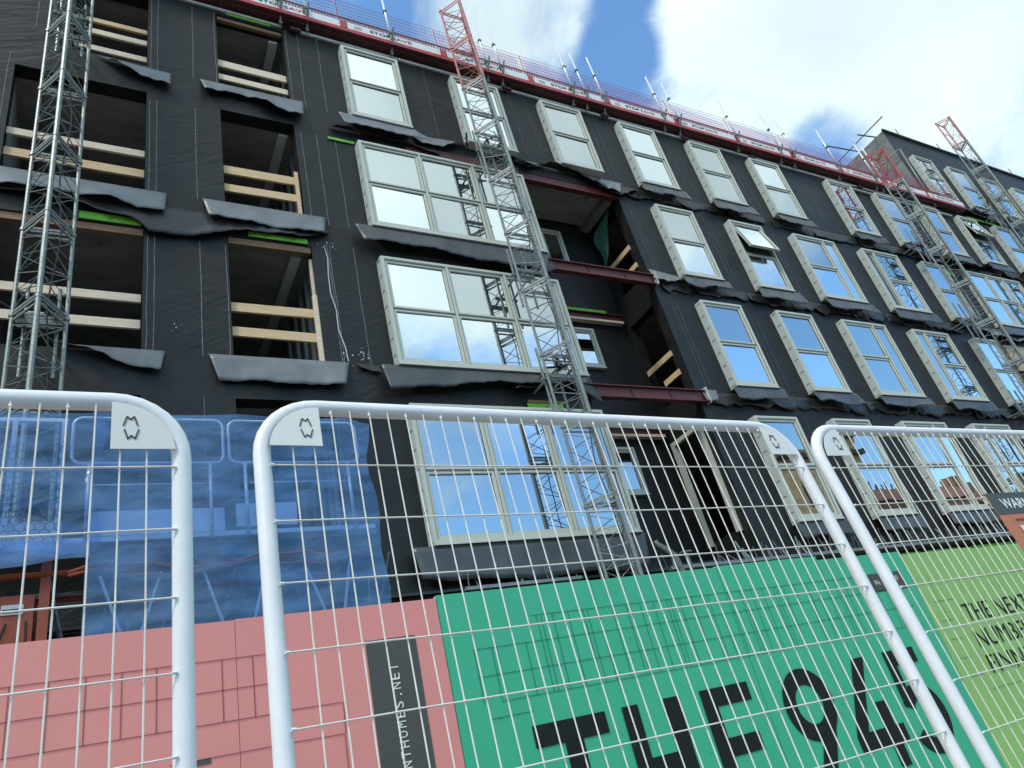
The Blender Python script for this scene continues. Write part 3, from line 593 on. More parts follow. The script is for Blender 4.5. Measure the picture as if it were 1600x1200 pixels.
# ------------------------------------------------------------------ roof edge protection
gx = -0.62; n_ = 0
MARKS = []
while gx < 28.2:
    n_ += 1; W_ = 2.58
    t = thing('edge_guard_panel', (gx, 9.95, 16.14), 'red mesh edge guard with white toe board along the main roof edge', 'guard rail', 'guard panels along the roof edge')
    b = MB(); b.box(gx, gx+W_-0.01, 9.92, 9.95, 16.225, 16.34); b.box(gx, gx+W_-0.01, 9.951, 10.165, 16.30, 16.32); b.build('red_channel', M['red'], t)
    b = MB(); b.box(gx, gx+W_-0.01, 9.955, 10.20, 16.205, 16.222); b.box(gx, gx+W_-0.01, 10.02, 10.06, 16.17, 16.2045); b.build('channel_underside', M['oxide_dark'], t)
    b = MB(); b.box(gx, gx+W_-0.01, 9.918, 9.938, 16.341, 16.575); b.mi = 1; b.box(gx+0.02, gx+0.20, 9.914, 9.917, 16.342, 16.574)
    b.mi = 2; add_text(b, 'STOP', 0.2, (gx+0.75, 9.913, 16.41), (1, 0, 0), (0, 0, 1), offset=0.004, width=0.52, height=0.105)
    b.mi = 1; add_text(b, 'SAVE', 0.2, (gx+1.31, 9.913, 16.41), (1, 0, 0), (0, 0, 1), offset=0.004, width=0.52, height=0.105)
    b.mi = 1
    for k in range(2): b.box(gx+0.36, gx+0.56, 9.914, 9.917, 16.40+k*0.07, 16.425+k*0.07)
    b.build('toe_board', [M['white_board'], M['red'], M['ink']], t)
    b = MB(); b.box(gx, gx+W_-0.01, 9.99, 10.02, 16.58, 16.66); x = gx+0.03
    while x < gx+W_-0.03: b.box(x, x+0.03, 9.995, 10.015, 16.665, 16.84); x += 0.075
    b.box(gx, gx+W_-0.01, 9.99, 10.02, 16.842, 16.872); b.build('kick_mesh', M['orange_board'], t)
    b = MB()
    for z in (16.90, 17.03, 17.16, 17.30, 17.44): b.box(gx+0.02, gx+W_-0.02, 9.956, 9.962, z, z+0.007)
    x = gx+0.03
    while x < gx+W_-0.03: b.box(x, x+0.003, 9.9625, 9.966, 16.36, 17.445); x += 0.085
    b.build('wire_mesh', M['redwire'], t)
    b = MB(); b.tube([(gx+0.02, 9.97, 16.35), (gx+0.02, 9.97, 17.46)], 0.012, 6); b.build('end_bar', M['red'], t)
    if n_ in (4, 5, 6, 7, 8, 9, 10, 11):
        b = MB(); b.quad((gx+0.1, 9.974, 16.60), (gx+W_-0.1, 9.974, 16.60), (gx+W_-0.1, 9.974, 17.35-0.15*(n_ % 2)), (gx+0.1, 9.974, 17.35)); b.build('debris_net', M['purplenet'], t)
    t['label'] = 'red roof edge guard with white toe board, number %d from the left' % n_
    gx += W_
for i, x in enumerate((3.42, 8.95, 12.15, 15.2, 18.1, 23.6)):
    t = B('edge_bracket', [(x, x+0.24, 10.10, 10.168, 15.99, 16.09)], M['oxide_dark'], bld)
POLES = [(3.15, 0), (3.75, 0), (5.80, 1), (8.44, 1), (8.88, 1), (11.13, 1), (11.60, 1), (12.22, 1), (14.45, 1), (15.06, 1), (17.52, 1), (19.52, 1), (20.18, 1), (22.50, 1), (24.6, 1), (25.0, 1)]
NB = ['just left of the first six pane window', 'second from the left on the roof edge', 'standing alone above the first top floor window', 'first of the pair right of the red topped middle mast', 'second of the pair right of the red topped middle mast',
      'first of the three poles in the row', 'middle one of the three poles in the row', 'third of the three poles in the row', 'first of the pair right of the row of three', 'second of the pair right of the row of three',
      'standing alone between two pairs of poles', 'first of the pair in front of the lilac netting', 'second of the pair in front of the lilac netting', 'last one before the third mast', 'left one beside the red top of the third mast', 'right one beside the red top of the third mast']
for i, (x, tall) in enumerate(POLES):
    t = thing('scaffold_pole', (x, 9.86, 16.2), 'white roof edge pole, '+NB[i], 'scaffold pole', 'white poles along the roof edge')
    lean = rnd.uniform(-0.03, 0.03)
    b = MB(); b.tube([(x, 9.86, 16.32), (x+lean, 9.87, 18.28+rnd.uniform(-0.1, 0.12))], 0.0245, 10); b.build('tube', M['tube'], t, smooth=True)
    b = MB(); b.tube([(x+0.05, 9.74, 16.62), (x+0.05, 10.10, 16.10)], 0.024, 8); b.box(x+0.02, x+0.09, 10.06, 10.12, 16.04, 16.12); b.build('bracket', M['galv'], t)
    b = MB(); b.box(x-0.04, x+0.07, 9.82, 9.91, 16.50, 16.58); b.build('coupler', M['galv_dark'], t)
    b = MB(); b.box(x+lean-0.035, x+lean+0.04, 9.83, 9.91, 17.4, 17.46); b.build('coupler', M['galv_dark'], t)

# ------------------------------------------------------------------ mast climbers (triangular lattice masts)
def mast(xc, yb, zb, zt, label, red_from=None, s=0.61, sect=1.508, redm='pink_steel'):
    t = thing('lattice_mast', (xc, yb-0.2, zb), label, 'mast', 'triangular steel masts in front of the building')
    Lp, Rp, Ap = (xc-s/2, yb), (xc+s/2, yb), (xc, yb-0.47)
    z = zt; k = 0
    while z > zb+0.05:
        z1 = z; z0 = max(zb, z-sect); m = M['galv'] if red_from is None or z0 < red_from-0.05 else M[redm]
        b = MB()
        for (x, y), r_ in ((Lp, 0.028), (Rp, 0.028), (Ap, 0.036)): b.tube([(x, y, z0+0.004), (x, y, z1-0.004)], r_, 8)
        C = [Lp, Ap, Rp]
        for i in range(3):                                              # end rings: twin bars
            p, q = C[i], C[(i+1) % 3]
            for dz in (0.0, 0.085): b.beam((*p, z1-0.03-dz), (*q, z1-0.03-dz), 0.018, 0.034)
            b.beam((*p, z0+0.025), (*q, z0+0.025), 0.02, 0.04)
            nz = 4; h_ = (z1-z0-0.24)/nz                                   # zigzag bracing
            for j in range(nz):
                za = z0+0.07+j*h_; a_, c_ = (p, q) if (j+i) % 2 == 0 else (q, p)
                b.tube([(*a_, za), (*c_, za+h_*0.97)], 0.0085, 5, cap=False)
            if i == 0:
                for j in (1, 2, 3):                                       # bent loops
                    za = z0+0.08+j*h_; cx, cy = xc, yb-0.17
                    b.tube([(p[0]*0.95+cx*0.05, p[1]*0.95+cy*0.05, za), (q[0]*0.93+cx*0.07, q[1]*0.93+cy*0.07, za-0.03), (Rp[0]*0.93+cx*0.07, Rp[1]*0.95+cy*0.05, za-0.02)], 0.006, 5, cap=False)
        for (x, y) in C: b.tube([(x, y, z1-0.05), (x, y, z1-0.006)], 0.043, 8)
        b.build('mast_section', m, t, smooth=False); z = z0; k += 1
    # rack bar on the front leg
    b = MB(); b.box(xc-0.02, xc+0.02, yb-0.45, yb-0.41, zb+0.02, zt-0.1); b.build('gear_rack', M['galv_dark'], t)
    return t
def ties(t, xc, yb, zs, dx=0.2):
    for z in zs:
        b = MB()
        for s_ in (-1, 1):
            x = xc+s_*dx
            b.tube([(x, yb+0.30, z-0.75), (x, yb+0.30, z+0.75)], 0.0245, 8)
            b.tube([(x, yb-0.15, z), (x-s_*0.02, 10.20, z+0.03)], 0.022, 8)
        b.beam((xc-0.27, yb+0.24, z+0.02), (xc+0.27, yb+0.24, z+0.02), 0.045); b.beam((xc-0.3, yb+0.02, z-0.05), (xc+0.3, yb+0.02, z-0.05), 0.05, 0.08)
        b.build('wall_tie', M['galv'], t)
m1 = mast(-0.72, 9.42, -1.2, 20.46, 'grey lattice mast rising out of the picture at the far left, nearest of the masts')
ties(m1, -0.72, 9.42, (13.55, 6.85), 0.19)
m2 = mast(7.44, 9.42, -1.2, 17.45, 'lattice mast with red top section in front of the wide six pane windows', 14.4)
ties(m2, 7.44, 9.42, (12.6, 9.0, 6.5, 2.6), 0.17)
m3 = mast(24.1, 9.42, -1.2, 16.9, 'lattice mast with bright red top where the low roof meets the taller end', 14.9, redm='red')
ties(m3, 24.1, 9.42, (12.9, 9.7, 6.4), 0.17)
m4 = mast(32.0, 9.42, -1.2, 21.2, 'lattice mast with pale red top at the right edge against the sky', 18.7)
ties(m4, 32.0, 9.42, (16.0, 12.9, 9.7), 0.17)
for t_, xc_, zt_, zb_ in ((m2, 7.44, 13.0, 0), (m3, 24.1, 13.2, 0), (m4, 32.0, 16.6, 0), (m1, -0.72, 13.5, 0)):
    b = MB(); n_c = 40; sg_ = 1 if xc_ > 0 else -1
    b.tube([(xc_+0.12+0.04*math.sin(i*0.9), 9.30+0.03*math.cos(i*1.7), zt_+(zb_-zt_)*i/n_c) for i in range(n_c+1)], 0.011, 6); b.build('power_cable', M['cable'], t_)
# clutter gathered on the mast ties
def clutter(t, xc, z, seed, n=9):
    r_ = random.Random(seed); b = MB()
    for i in range(n):
        a = Vector((xc+r_.uniform(-.35, .35), 9.6+r_.uniform(-.25, .4), z+r_.uniform(-.2, .3))); c = a+Vector((r_.uniform(-.3, .3), r_.uniform(-.3, .3), r_.uniform(-.25, .25)))
        b.tube([a, (a+c)/2+Vector((0, 0, 0.03)), c], r_.uniform(0.012, 0.03), 6)
    b.build('clamp_cluster', M['cable'], t)
clutter(m2, 7.4, 12.75, 3); clutter(m2, 7.6, 6.6, 4, 12); clutter(m3, 24.2, 12.9, 5, 12); clutter(m3, 24.6, 6.4, 6, 14); clutter(m4, 31.6, 16.4, 8); clutter(m1, -0.75, 7.05, 9, 5)

# red safety barriers and scaffold tubes where the roof steps up
t = thing('red_roof_barrier', (25.5, 11, 16.4), 'red mesh barrier panel standing at the step between the two roofs', 'barrier')
b = MB()
for z in (16.45, 17.0, 17.55): b.tube([(24.0, 11.0, z), (28.4, 10.9, z)], 0.025, 6)
for i in range(12): b.tube([(24.0+i*0.4, 11.0-i*0.008, 16.4), (24.0+i*0.4, 11.0-i*0.008, 17.6)], 0.015, 5)
b.build('barrier_frame', M['red'], t)
b = MB(); b.quad((24, 11.05, 16.4), (28.45, 10.95, 16.4), (28.45, 10.95, 17.6), (24, 11.05, 17.6)); b.build('barrier_net', M['rednet'], t)
b = MB(); b.quad((28.46, 10.3, 16.3), (28.46, 15.5, 16.3), (28.46, 15.5, 18.0), (28.46, 10.3, 17.4)); b.build('wall_net', M['rednet'], t)
SC = [((27.2, 10.6, 20.4), (30.6, 10.5, 20.95), 'dark scaffold tube level with the parapet corner, upper of two'), ((26.3, 11.6, 20.6), (29.4, 11.5, 20.9), 'dark scaffold tube level with the parapet corner, lower of two'),
      ((28.1, 9.75, 20.85), (27.9, 16.5, 20.5), 'long scaffold tube running back over the low roof from the parapet corner'), ((28.3, 10.0, 19.2), (28.2, 16.5, 19.0), 'lower scaffold tube running back along the stepped wall'),
      ((28.25, 10.05, 16.0), (28.35, 10.0, 19.2), 'thin upright pale tube left of the first window of the taller end')]
for a, c, lb in SC:
    b = MB(); b.tube([a, c], 0.03, 8); o = b.build('scaffold_tube', M['galv_dark'] if 'dark' in lb else M['galv'], None, smooth=True, loc=a); tag(o, lb, 'scaffold tube', 'scaffold tubes at the roof step')
for i in range(4):
    x = 30.4+i*3.1; b = MB(); b.tube([(x, 10.4, 20.66), (x-0.05, 10.4, 21.5)], 0.02, 6); o = b.build('parapet_post', M['galv_dark'], None, loc=(x, 10.4, 20.66))
    tag(o, 'thin post sticking up over the tall parapet, number %d from its corner' % (i+1), 'post', 'posts above the tall parapet')
b = MB(); b.tube([(29.5, 10.3, 20.9), (47, 10.3, 20.9)], 0.02, 6); o = b.build('parapet_rail', M['tube'], None, loc=(29.5, 10.3, 20.9)); tag(o, 'thin pale rail running along the parapet of the taller end', 'rail')

# grey duct and post at the foot of the middle mast
b = MB(); b.tube([(8.42, 9.5, 3.22), (8.44, 9.5, 3.14), (8.52, 9.45, 3.04), (8.62, 9.4, 2.9), (8.66, 9.35, 2.5), (8.66, 9.35, 0)], [0.035, 0.05, 0.06, 0.065, 0.06, 0.06], 12)
o = b.build('drain_duct', M['galv_dark'], None, smooth=True, loc=(8.9, 9.2, 0)); tag(o, 'bent grey duct at the foot of the middle mast', 'duct')
b = MB(); b.tube([(8.42, 8.9, -1.2), (8.42, 8.9, 2.78)], 0.03, 8); b.box(8.33, 8.52, 8.85, 8.95, 2.78, 2.80)
o = b.build('prop_post', M['galv'], None, loc=(8.42, 8.9, -1.2)); tag(o, 'upright steel prop beside the bent grey duct behind the green hoarding', 'prop')

# ------------------------------------------------------------------ work platform of the first mast wrapped in blue sheeting
P = thing('work_platform', (0.9, 8.2, -H), 'mast climbing work platform wrapped in translucent blue sheeting behind the pink hoarding', 'platform')
def round_rect(x0, x1, z0, z1, r_, y):
    pts = []
    for cx, cz, a0 in ((x1-r_, z1-r_, 0), (x0+r_, z1-r_, 90), (x0+r_, z0+r_, 180), (x1-r_, z0+r_, 270)):
        for k in range(5): a = R(a0+k*22.5); pts.append((cx+r_*math.cos(a), y, cz+r_*math.sin(a)))
    return pts
for i, (x0, x1) in enumerate(((-0.20, 1.24), (1.30, 2.76))):
    b = MB(); b.tube(round_rect(x0, x1, 3.85, 4.38, 0.09, 7.72), 0.018, 8, closed=True)
    for x in (x0+0.16, x1-0.14): b.tube([(x, 7.72, 3.84), (x-0.0, 7.72, 3.02)], 0.02, 8)
    b.tube([(x0+0.2, 7.74, 3.62), (x1-0.1, 7.74, 3.62)], 0.008, 6)
    b.build('guard_rail', M['tube'], P, smooth=True)
b = MB()
for x in (-0.86, -0.70, -0.28): b.beam((x, 7.74, 3.0), (x, 7.74, 4.36), 0.045)
b.beam((-1.4, 7.74, 4.35), (-0.25, 7.74, 4.35), 0.04); b.beam((-1.4, 7.74, 3.80), (-0.30, 7.74, 3.80), 0.04)
b.build('gate_frame', M['tube'], P)
b = MB(); s_ = 0.046; zz = 3.05; rr = 0
while zz < 4.05:
    x = -1.3+(rr % 2)*s_*0.87
    while x < -0.15:
        c = [(x+s_*0.98*math.cos(R(90+60*k)), 7.71, zz+s_*0.98*math.sin(R(90+60*k))) for k in range(6)]
        for k in (0, 1, 2): b.tube([c[k], c[k+1]], 0.0035, 4, cap=False)
        x += s_*1.74
    zz += s_*1.5; rr += 1
b.build('gate_mesh', M['ink_grey'], P)
B('toe_panel', [(-1.6, -0.24, 7.76, 7.79, 2.98, 3.26), (-0.05, 1.24, 7.80, 7.83, 3.10, 3.36), (1.36, 2.0, 7.80, 7.83, 3.14, 3.40)], M['tube'], P)
B('deck', [(-2.2, 2.9, 7.84, 9.05, 2.98, 3.04)], M['galv'], P)
B('edge_channel', [(-0.24, 2.86, 7.74, 7.79, 3.02, 3.07)], M['tube'], P)
b = MB()
for y in (7.9, 8.7): b.tube([(-2.2, y, 2.78), (2.8, y, 2.80)], 0.03, 8)
b.build('red_chord', M['orange'], P)
b = MB()
b.tube([(-2.2, 8.3, 1.6), (2.7, 8.3, 1.6)], 0.03, 8)
for i in range(9):
    x = -2.0+i*0.56
    for y in (7.9, 8.7): b.tube([(x, y, 2.78), (x+0.28, 8.3, 1.6)], 0.014, 6); b.tube([(x+0.28, 8.3, 1.6), (x+0.56, y, 2.78)], 0.014, 6)
b.build('deck_truss', M['galv'], P)
b = MB(); b.box(-1.25, -0.42, 7.95, 8.5, 0.5, 2.62); b.mi = 1; b.box(-0.67, -0.50, 7.93, 7.949, 2.44, 2.53); b.mi = 2; b.box(-0.66, -0.51, 7.925, 7.929, 2.455, 2.49); b.mi = 0
b.build('drive_unit', [M['orange'], M['textwhite'], M['ink']], P)
B('orange_post', [(-0.385, -0.30, 7.9, 7.98, -1.2, 2.95)], M['orange'], P)
b = MB(); b.tube([(-0.62, 7.90, 2.35), (-0.66, 7.88, 2.2), (-0.72, 7.88, 2.0), (-0.9, 7.9, 1.85)], 0.012, 6); b.tube([(-0.47, 7.90, 2.36), (-0.46, 7.88, 2.2), (-0.46, 7.88, 2.08)], 0.010, 6); b.box(-0.485, -0.43, 7.86, 7.90, 2.0, 2.1); b.build('control_cable', M['cable'], P)
# sheeting
b = MB()
for dz, ph_ in ((0, 0), (-0.07, 1.0)): b.tube([(-0.16+i*0.1, 7.66, 2.72+dz+0.05*math.sin(i*0.42+ph_)-0.02*math.cos(i*1.3)+0.05*(i > 20)*(i-20)/8) for i in range(29)], 0.018, 6)
b.build('orange_hose', M['orange'], P, smooth=True)
b = MB()
for x0_, x1_ in ((0.10, 0.42), (0.62, 0.34), (1.0, 1.3), (1.62, 1.36), (2.0, 2.32), (2.5, 2.3)): b.tube([(x0_, 7.70, 2.66), (x1_, 7.70, 1.7)], 0.016, 6)
b.build('highlight_brace', M['tube'], P)  # pale tubes added behind the sheeting to imitate its diagonal highlights
def blue(x0, x1, z1f, z0f, y0, seed, nx=46, nz=18, yb=None):
    r_ = random.Random(seed); ph = [r_.uniform(0, 6.3) for _ in range(8)]; vs = []
    for i in range(nx+1):
        t_ = i/nx; x = x0+(x1-x0)*t_
        for j in range(nz+1):
            s = j/nz; z = z1f(t_)+(z0f(t_)-z1f(t_))*s
            yy = y0+0.03*math.sin(x*4+ph[0]+s*2)*s+0.02*math.sin(x*11+ph[1]-s*4)*s+0.035*math.sin(z*9+x*1.2+ph[2])*min(1, s*2)*(1-t_*0.3)
            vs.append((x+(0.05*math.sin(z*6+ph[3]) if i == nx else 0)*1.0+0.03*math.sin(z*5)*t_**6, yy, z))
    b = MB(); K = nz+1; b.add(vs, [(i*K+j, (i+1)*K+j, (i+1)*K+j+1, i*K+j+1) for i in range(nx) for j in range(nz)])
    return b.build('blue_sheeting', M['bluenet'], P, smooth=True)
blue(-2.3, 0.03, lambda t: 4.40-0.03*abs(math.sin(t*6)), lambda t: 2.64+0.25*t, 7.62, 1)
blue(-0.03, 2.86, lambda t: 4.41-0.035*abs(math.sin(t*6.3))-0.10*max(0, t-0.93)*14, lambda t: 0.2, 7.61, 2)
blue(-2.3, 0.02, lambda t: 3.02-0.04*t, lambda t: 2.60+0.2*t, 7.57, 5, nz=8)

# ------------------------------------------------------------------ site hoarding
HY = 4.43
def lines(b, segs, wd=0.0045, y=HY-0.004):
    for x0, z0, x1, z1 in segs:
        if abs(x1-x0) > abs(z1-z0): b.quad((x0, y, z0-wd/2), (x1, y, z1-wd/2), (x1, y, z1+wd/2), (x0, y, z0+wd/2))
        else: b.quad((x0-wd/2, y, z0), (x0+wd/2, y, z0), (x1+wd/2, y, z1), (x1-wd/2, y, z1))
def boards(t, edges, m):
    for x0, x1, zt in edges:
        b = MB(); b.box(x0+0.0015, x1-0.0015, HY, HY+0.018, -1.245, zt); b.build('board', m, t)
        b = MB(); b.box(x0+0.01, x1-0.01, HY+0.0185, HY+0.06, zt-0.06, zt+0.0035); b.build('board_capping', M['white_board'], t) if zt > 1.222 else None
hp = thing('hoarding_panel', (-0.5, HY, -H), 'salmon pink hoarding with a black web address strip, left of the green hoarding', 'hoarding', 'printed hoarding panels round the site')
boards(hp, [(-2.92, -1.70, 1.217), (-1.70, -0.48, 1.218), (-0.48, 0.735, 1.219), (0.735, 1.972, 1.224)], M['pink'])
b = MB(); sg = []
sg += [(-2.8, z, 0.90, z) for z in (1.01, 0.85, 0.69)]
x = 0.82
while x > -2.8: sg.append((x, 0.69, x, 1.01)); x -= 0.161
sg += [(1.0, 0.695, 1.295, 0.69), (1.0, 0.53, 1.29, 0.525), (1.295, 0.53, 1.30, 0.69), (1.29, 0.2, 1.29, 0.525), (0.4, 0.53, 0.9, 0.53)]
lines(b, sg); b.build('printed_lines', M['pinkline'], hp)
b = MB(); b.quad((1.47, HY-0.004, -0.9), (1.79, HY-0.004, -0.9), (1.79, HY-0.004, 1.01), (1.47, HY-0.004, 1.01)); b.quad((0.50, HY-0.004, 0.505), (0.592, HY-0.004, 0.505), (0.592, HY-0.004, 0.53), (0.50, HY-0.004, 0.53)); b.build('address_strip', M['panelblack'], hp)
b = MB()
for i, ch in enumerate('NTHOMES.NET'):
    zc = 0.285+i*0.0535
    if ch == '.': b.add([(1.645+0.006*math.cos(a), HY-0.007, zc+0.022+0.006*math.sin(a)) for a in [R(45*k) for k in range(8)]], [tuple(range(8))]); continue
    add_text(b, ch, 0.1, (1.652, HY-0.007, zc), (0, 0, 1), (-1, 0, 0), width=0.036, height=0.056)
b.build('web_address', M['textwhite'], hp)

hg = thing('hoarding_panel', (4.4, HY, -H), 'emerald green hoarding reading THE 945 in big black letters', 'hoarding', 'printed hoarding panels round the site')
boards(hg, [(1.975, 3.20, 1.243), (3.20, 4.452, 1.238), (4.456, 5.67, 1.248), (5.67, 6.868, 1.212)], M['green'])
b = MB(); sg = [(2.64, 1.04, 6.2, 1.02), (2.16, 0.87, 6.7, 0.87), (2.16, 0.70, 6.7, 0.70), (2.3, 0.54, 6.7, 0.53), (2.2, 0.45, 2.5, 0.45), (2.0, 0.12, 2.3, 0.12)]
x = 2.17; k = 0
while x < 6.6:
    if not 2.4 < x < 2.52: sg.append((x, 0.54, x, 1.035 if x > 2.6 else 0.87))
    if k % 3 == 1: sg.append((x+0.035, 0.54, x+0.035, 1.03 if x > 2.6 else 0.87))
    x += 0.128; k += 1
lines(b, sg, 0.004); b.build('printed_lines', M['greenline'], hg)
LET = {'T': [(2.46, .365), (3.02, .365), (3.02, .235), (2.81, .235), (2.81, -.465), (2.67, -.465), (2.67, .235), (2.46, .235)],
       'H': [(3.16, .365), (3.295, .365), (3.295, .03), (3.52, .03), (3.52, .365), (3.655, .365), (3.655, -.465), (3.52, -.465), (3.52, -.095), (3.295, -.095), (3.295, -.465), (3.16, -.465)],
       'E': [(3.855, .365), (4.33, .365), (4.33, .24), (3.985, .24), (3.985, .03), (4.285, .03), (4.285, -.09), (3.985, -.09), (3.985, -.345), (4.35, -.345), (4.35, -.465), (3.855, -.465)],
       '4': [(5.55, .365), (5.70, .365), (5.40, -.175), (5.61, -.175), (5.61, .015), (5.735, .015), (5.735, -.175), (5.84, -.175), (5.84, -.30), (5.735, -.30), (5.735, -.465), (5.61, -.465), (5.61, -.30), (5.25, -.30), (5.25, -.19)]}
for ch, poly in LET.items():
    b = MB(); b.add([(x, HY-0.006, z) for x, z in poly], [tuple(range(len(poly)))]); b.build('big_letter', M['ink'], hg)
b = MB(); cx, cz, n = 4.89, 0.115, 36                                       # nine: bowl and slanting tail
o_ = [(cx+0.27*math.cos(2*math.pi*i/n), HY-0.006, cz+0.262*math.sin(2*math.pi*i/n)) for i in range(n)]; i_ = [(cx+0.14*math.cos(2*math.pi*i/n), HY-0.006, cz+0.142*math.sin(2*math.pi*i/n)) for i in range(n)]
b.add(o_+i_, [(i, (i+1) % n, n+(i+1) % n, n+i) for i in range(n)])
b.add([(5.155, HY-0.0065, 0.07), (4.85, HY-0.0065, -0.465), (4.69, HY-0.0065, -0.465), (4.93, HY-0.0065, -0.06), (5.08, HY-0.0065, -0.05)], [(0, 1, 2, 3, 4)]); b.build('big_letter', M['ink'], hg)
b = MB()                                                                  # five
b.add([(x, HY-0.006, z) for x, z in [(5.955, .365), (6.38, .365), (6.38, .24), (6.075, .24), (6.075, -.04), (5.955, -.085)]], [(0, 1, 2, 3, 4, 5)])
cx, cz = 6.175, -0.19; A0, A1, n = 150, -152, 30
o_ = []; i_ = []
for i in range(n+1):
    a = R(A0+(A1-A0)*i/n); o_.append((cx+0.27*math.cos(a), HY-0.0062, cz+0.275*math.sin(a))); i_.append((cx+0.14*math.cos(a), HY-0.0062, cz+0.15*math.sin(a)))
b.add(o_+i_, [(i, i+1, n+2+i, n+1+i) for i in range(n)]); b.build('big_letter', M['ink'], hg)
b = MB(); b.quad((6.24, HY-0.004, 0.865), (6.72, HY-0.004, 0.865), (6.72, HY-0.004, 1.03), (6.24, HY-0.004, 1.03)); b.mi = 1
add_text(b, 'We', 0.06, (6.285, HY-0.007, 0.925), (1, 0, 0), (0, 0, 1), height=0.045, width=0.08)
b.add([(6.63+0.02*math.cos(a), HY-0.007, 0.97+0.02*math.sin(a)) for a in [R(36*k) for k in range(10)]]+[(6.63+0.013*math.cos(a), HY-0.007, 0.97+0.013*math.sin(a)) for a in [R(36*k) for k in range(10)]], [(k, (k+1) % 10, 10+(k+1) % 10, 10+k) for k in range(10)])
b.build('name_plate', [M['panelblack'], M['textwhite']], hg)
b = MB()
for i in range(40): x = rnd.uniform(2.1, 6.7); z = rnd.uniform(-0.4, 1.1); b.quad((x, HY-0.008, z), (x+0.008, HY-0.008, z), (x+0.008, HY-0.008, z+0.008), (x, HY-0.008, z+0.008))
b.build('screw_marks', M['greenline'], hg)

hl = thing('hoarding_panel', (9.3, HY, -H), 'lime green hoarding with a thin black slogan, right of the emerald one', 'hoarding', 'printed hoarding panels round the site')
boards(hl, [(6.872, 8.08, 1.178), (8.08, 9.30, 1.165), (9.30, 10.52, 1.16), (10.52, 11.74, 1.16), (11.74, 12.96, 1.16)], M['lime'])
b = MB(); sg = [(7.0, 0.88, 12, 0.86), (7.0, 0.70, 7.35, 0.70), (7.2, 0.86, 7.2, 0.70), (6.98, 0.52, 7.16, 0.52), (6.98, 0.35, 7.16, 0.35), (6.98, 0.18, 7.16, 0.18), (6.98, 0.02, 7.2, 0.02), (7.2, -0.12, 8.6, -0.12), (8.6, -0.12, 8.6, 0.1), (7.1, 0.95, 7.1, 0.5), (7.55, 0.88, 7.55, 0.74), (8.2, 0.88, 8.2, 0.72), (8.9, 0.88, 8.9, 0.72)]
lines(b, sg, 0.004); b.build('printed_lines', M['limeline'], hl)
b = MB()
for s_, z, x0, wd in (('THE NEXT', 0.478, 7.385, 1.16), ('NUMBER', 0.235, 7.36, 1.0), ('FINNIE', 0.0, 7.36, 0.82)):
    b = MB(); add_text(b, s_, 0.2, (x0, HY-0.006, z), (1, 0, 0), (0, 0, 1), offset=-0.001, width=wd, height=0.16); b.build('slogan_line', M['ink'], hl)

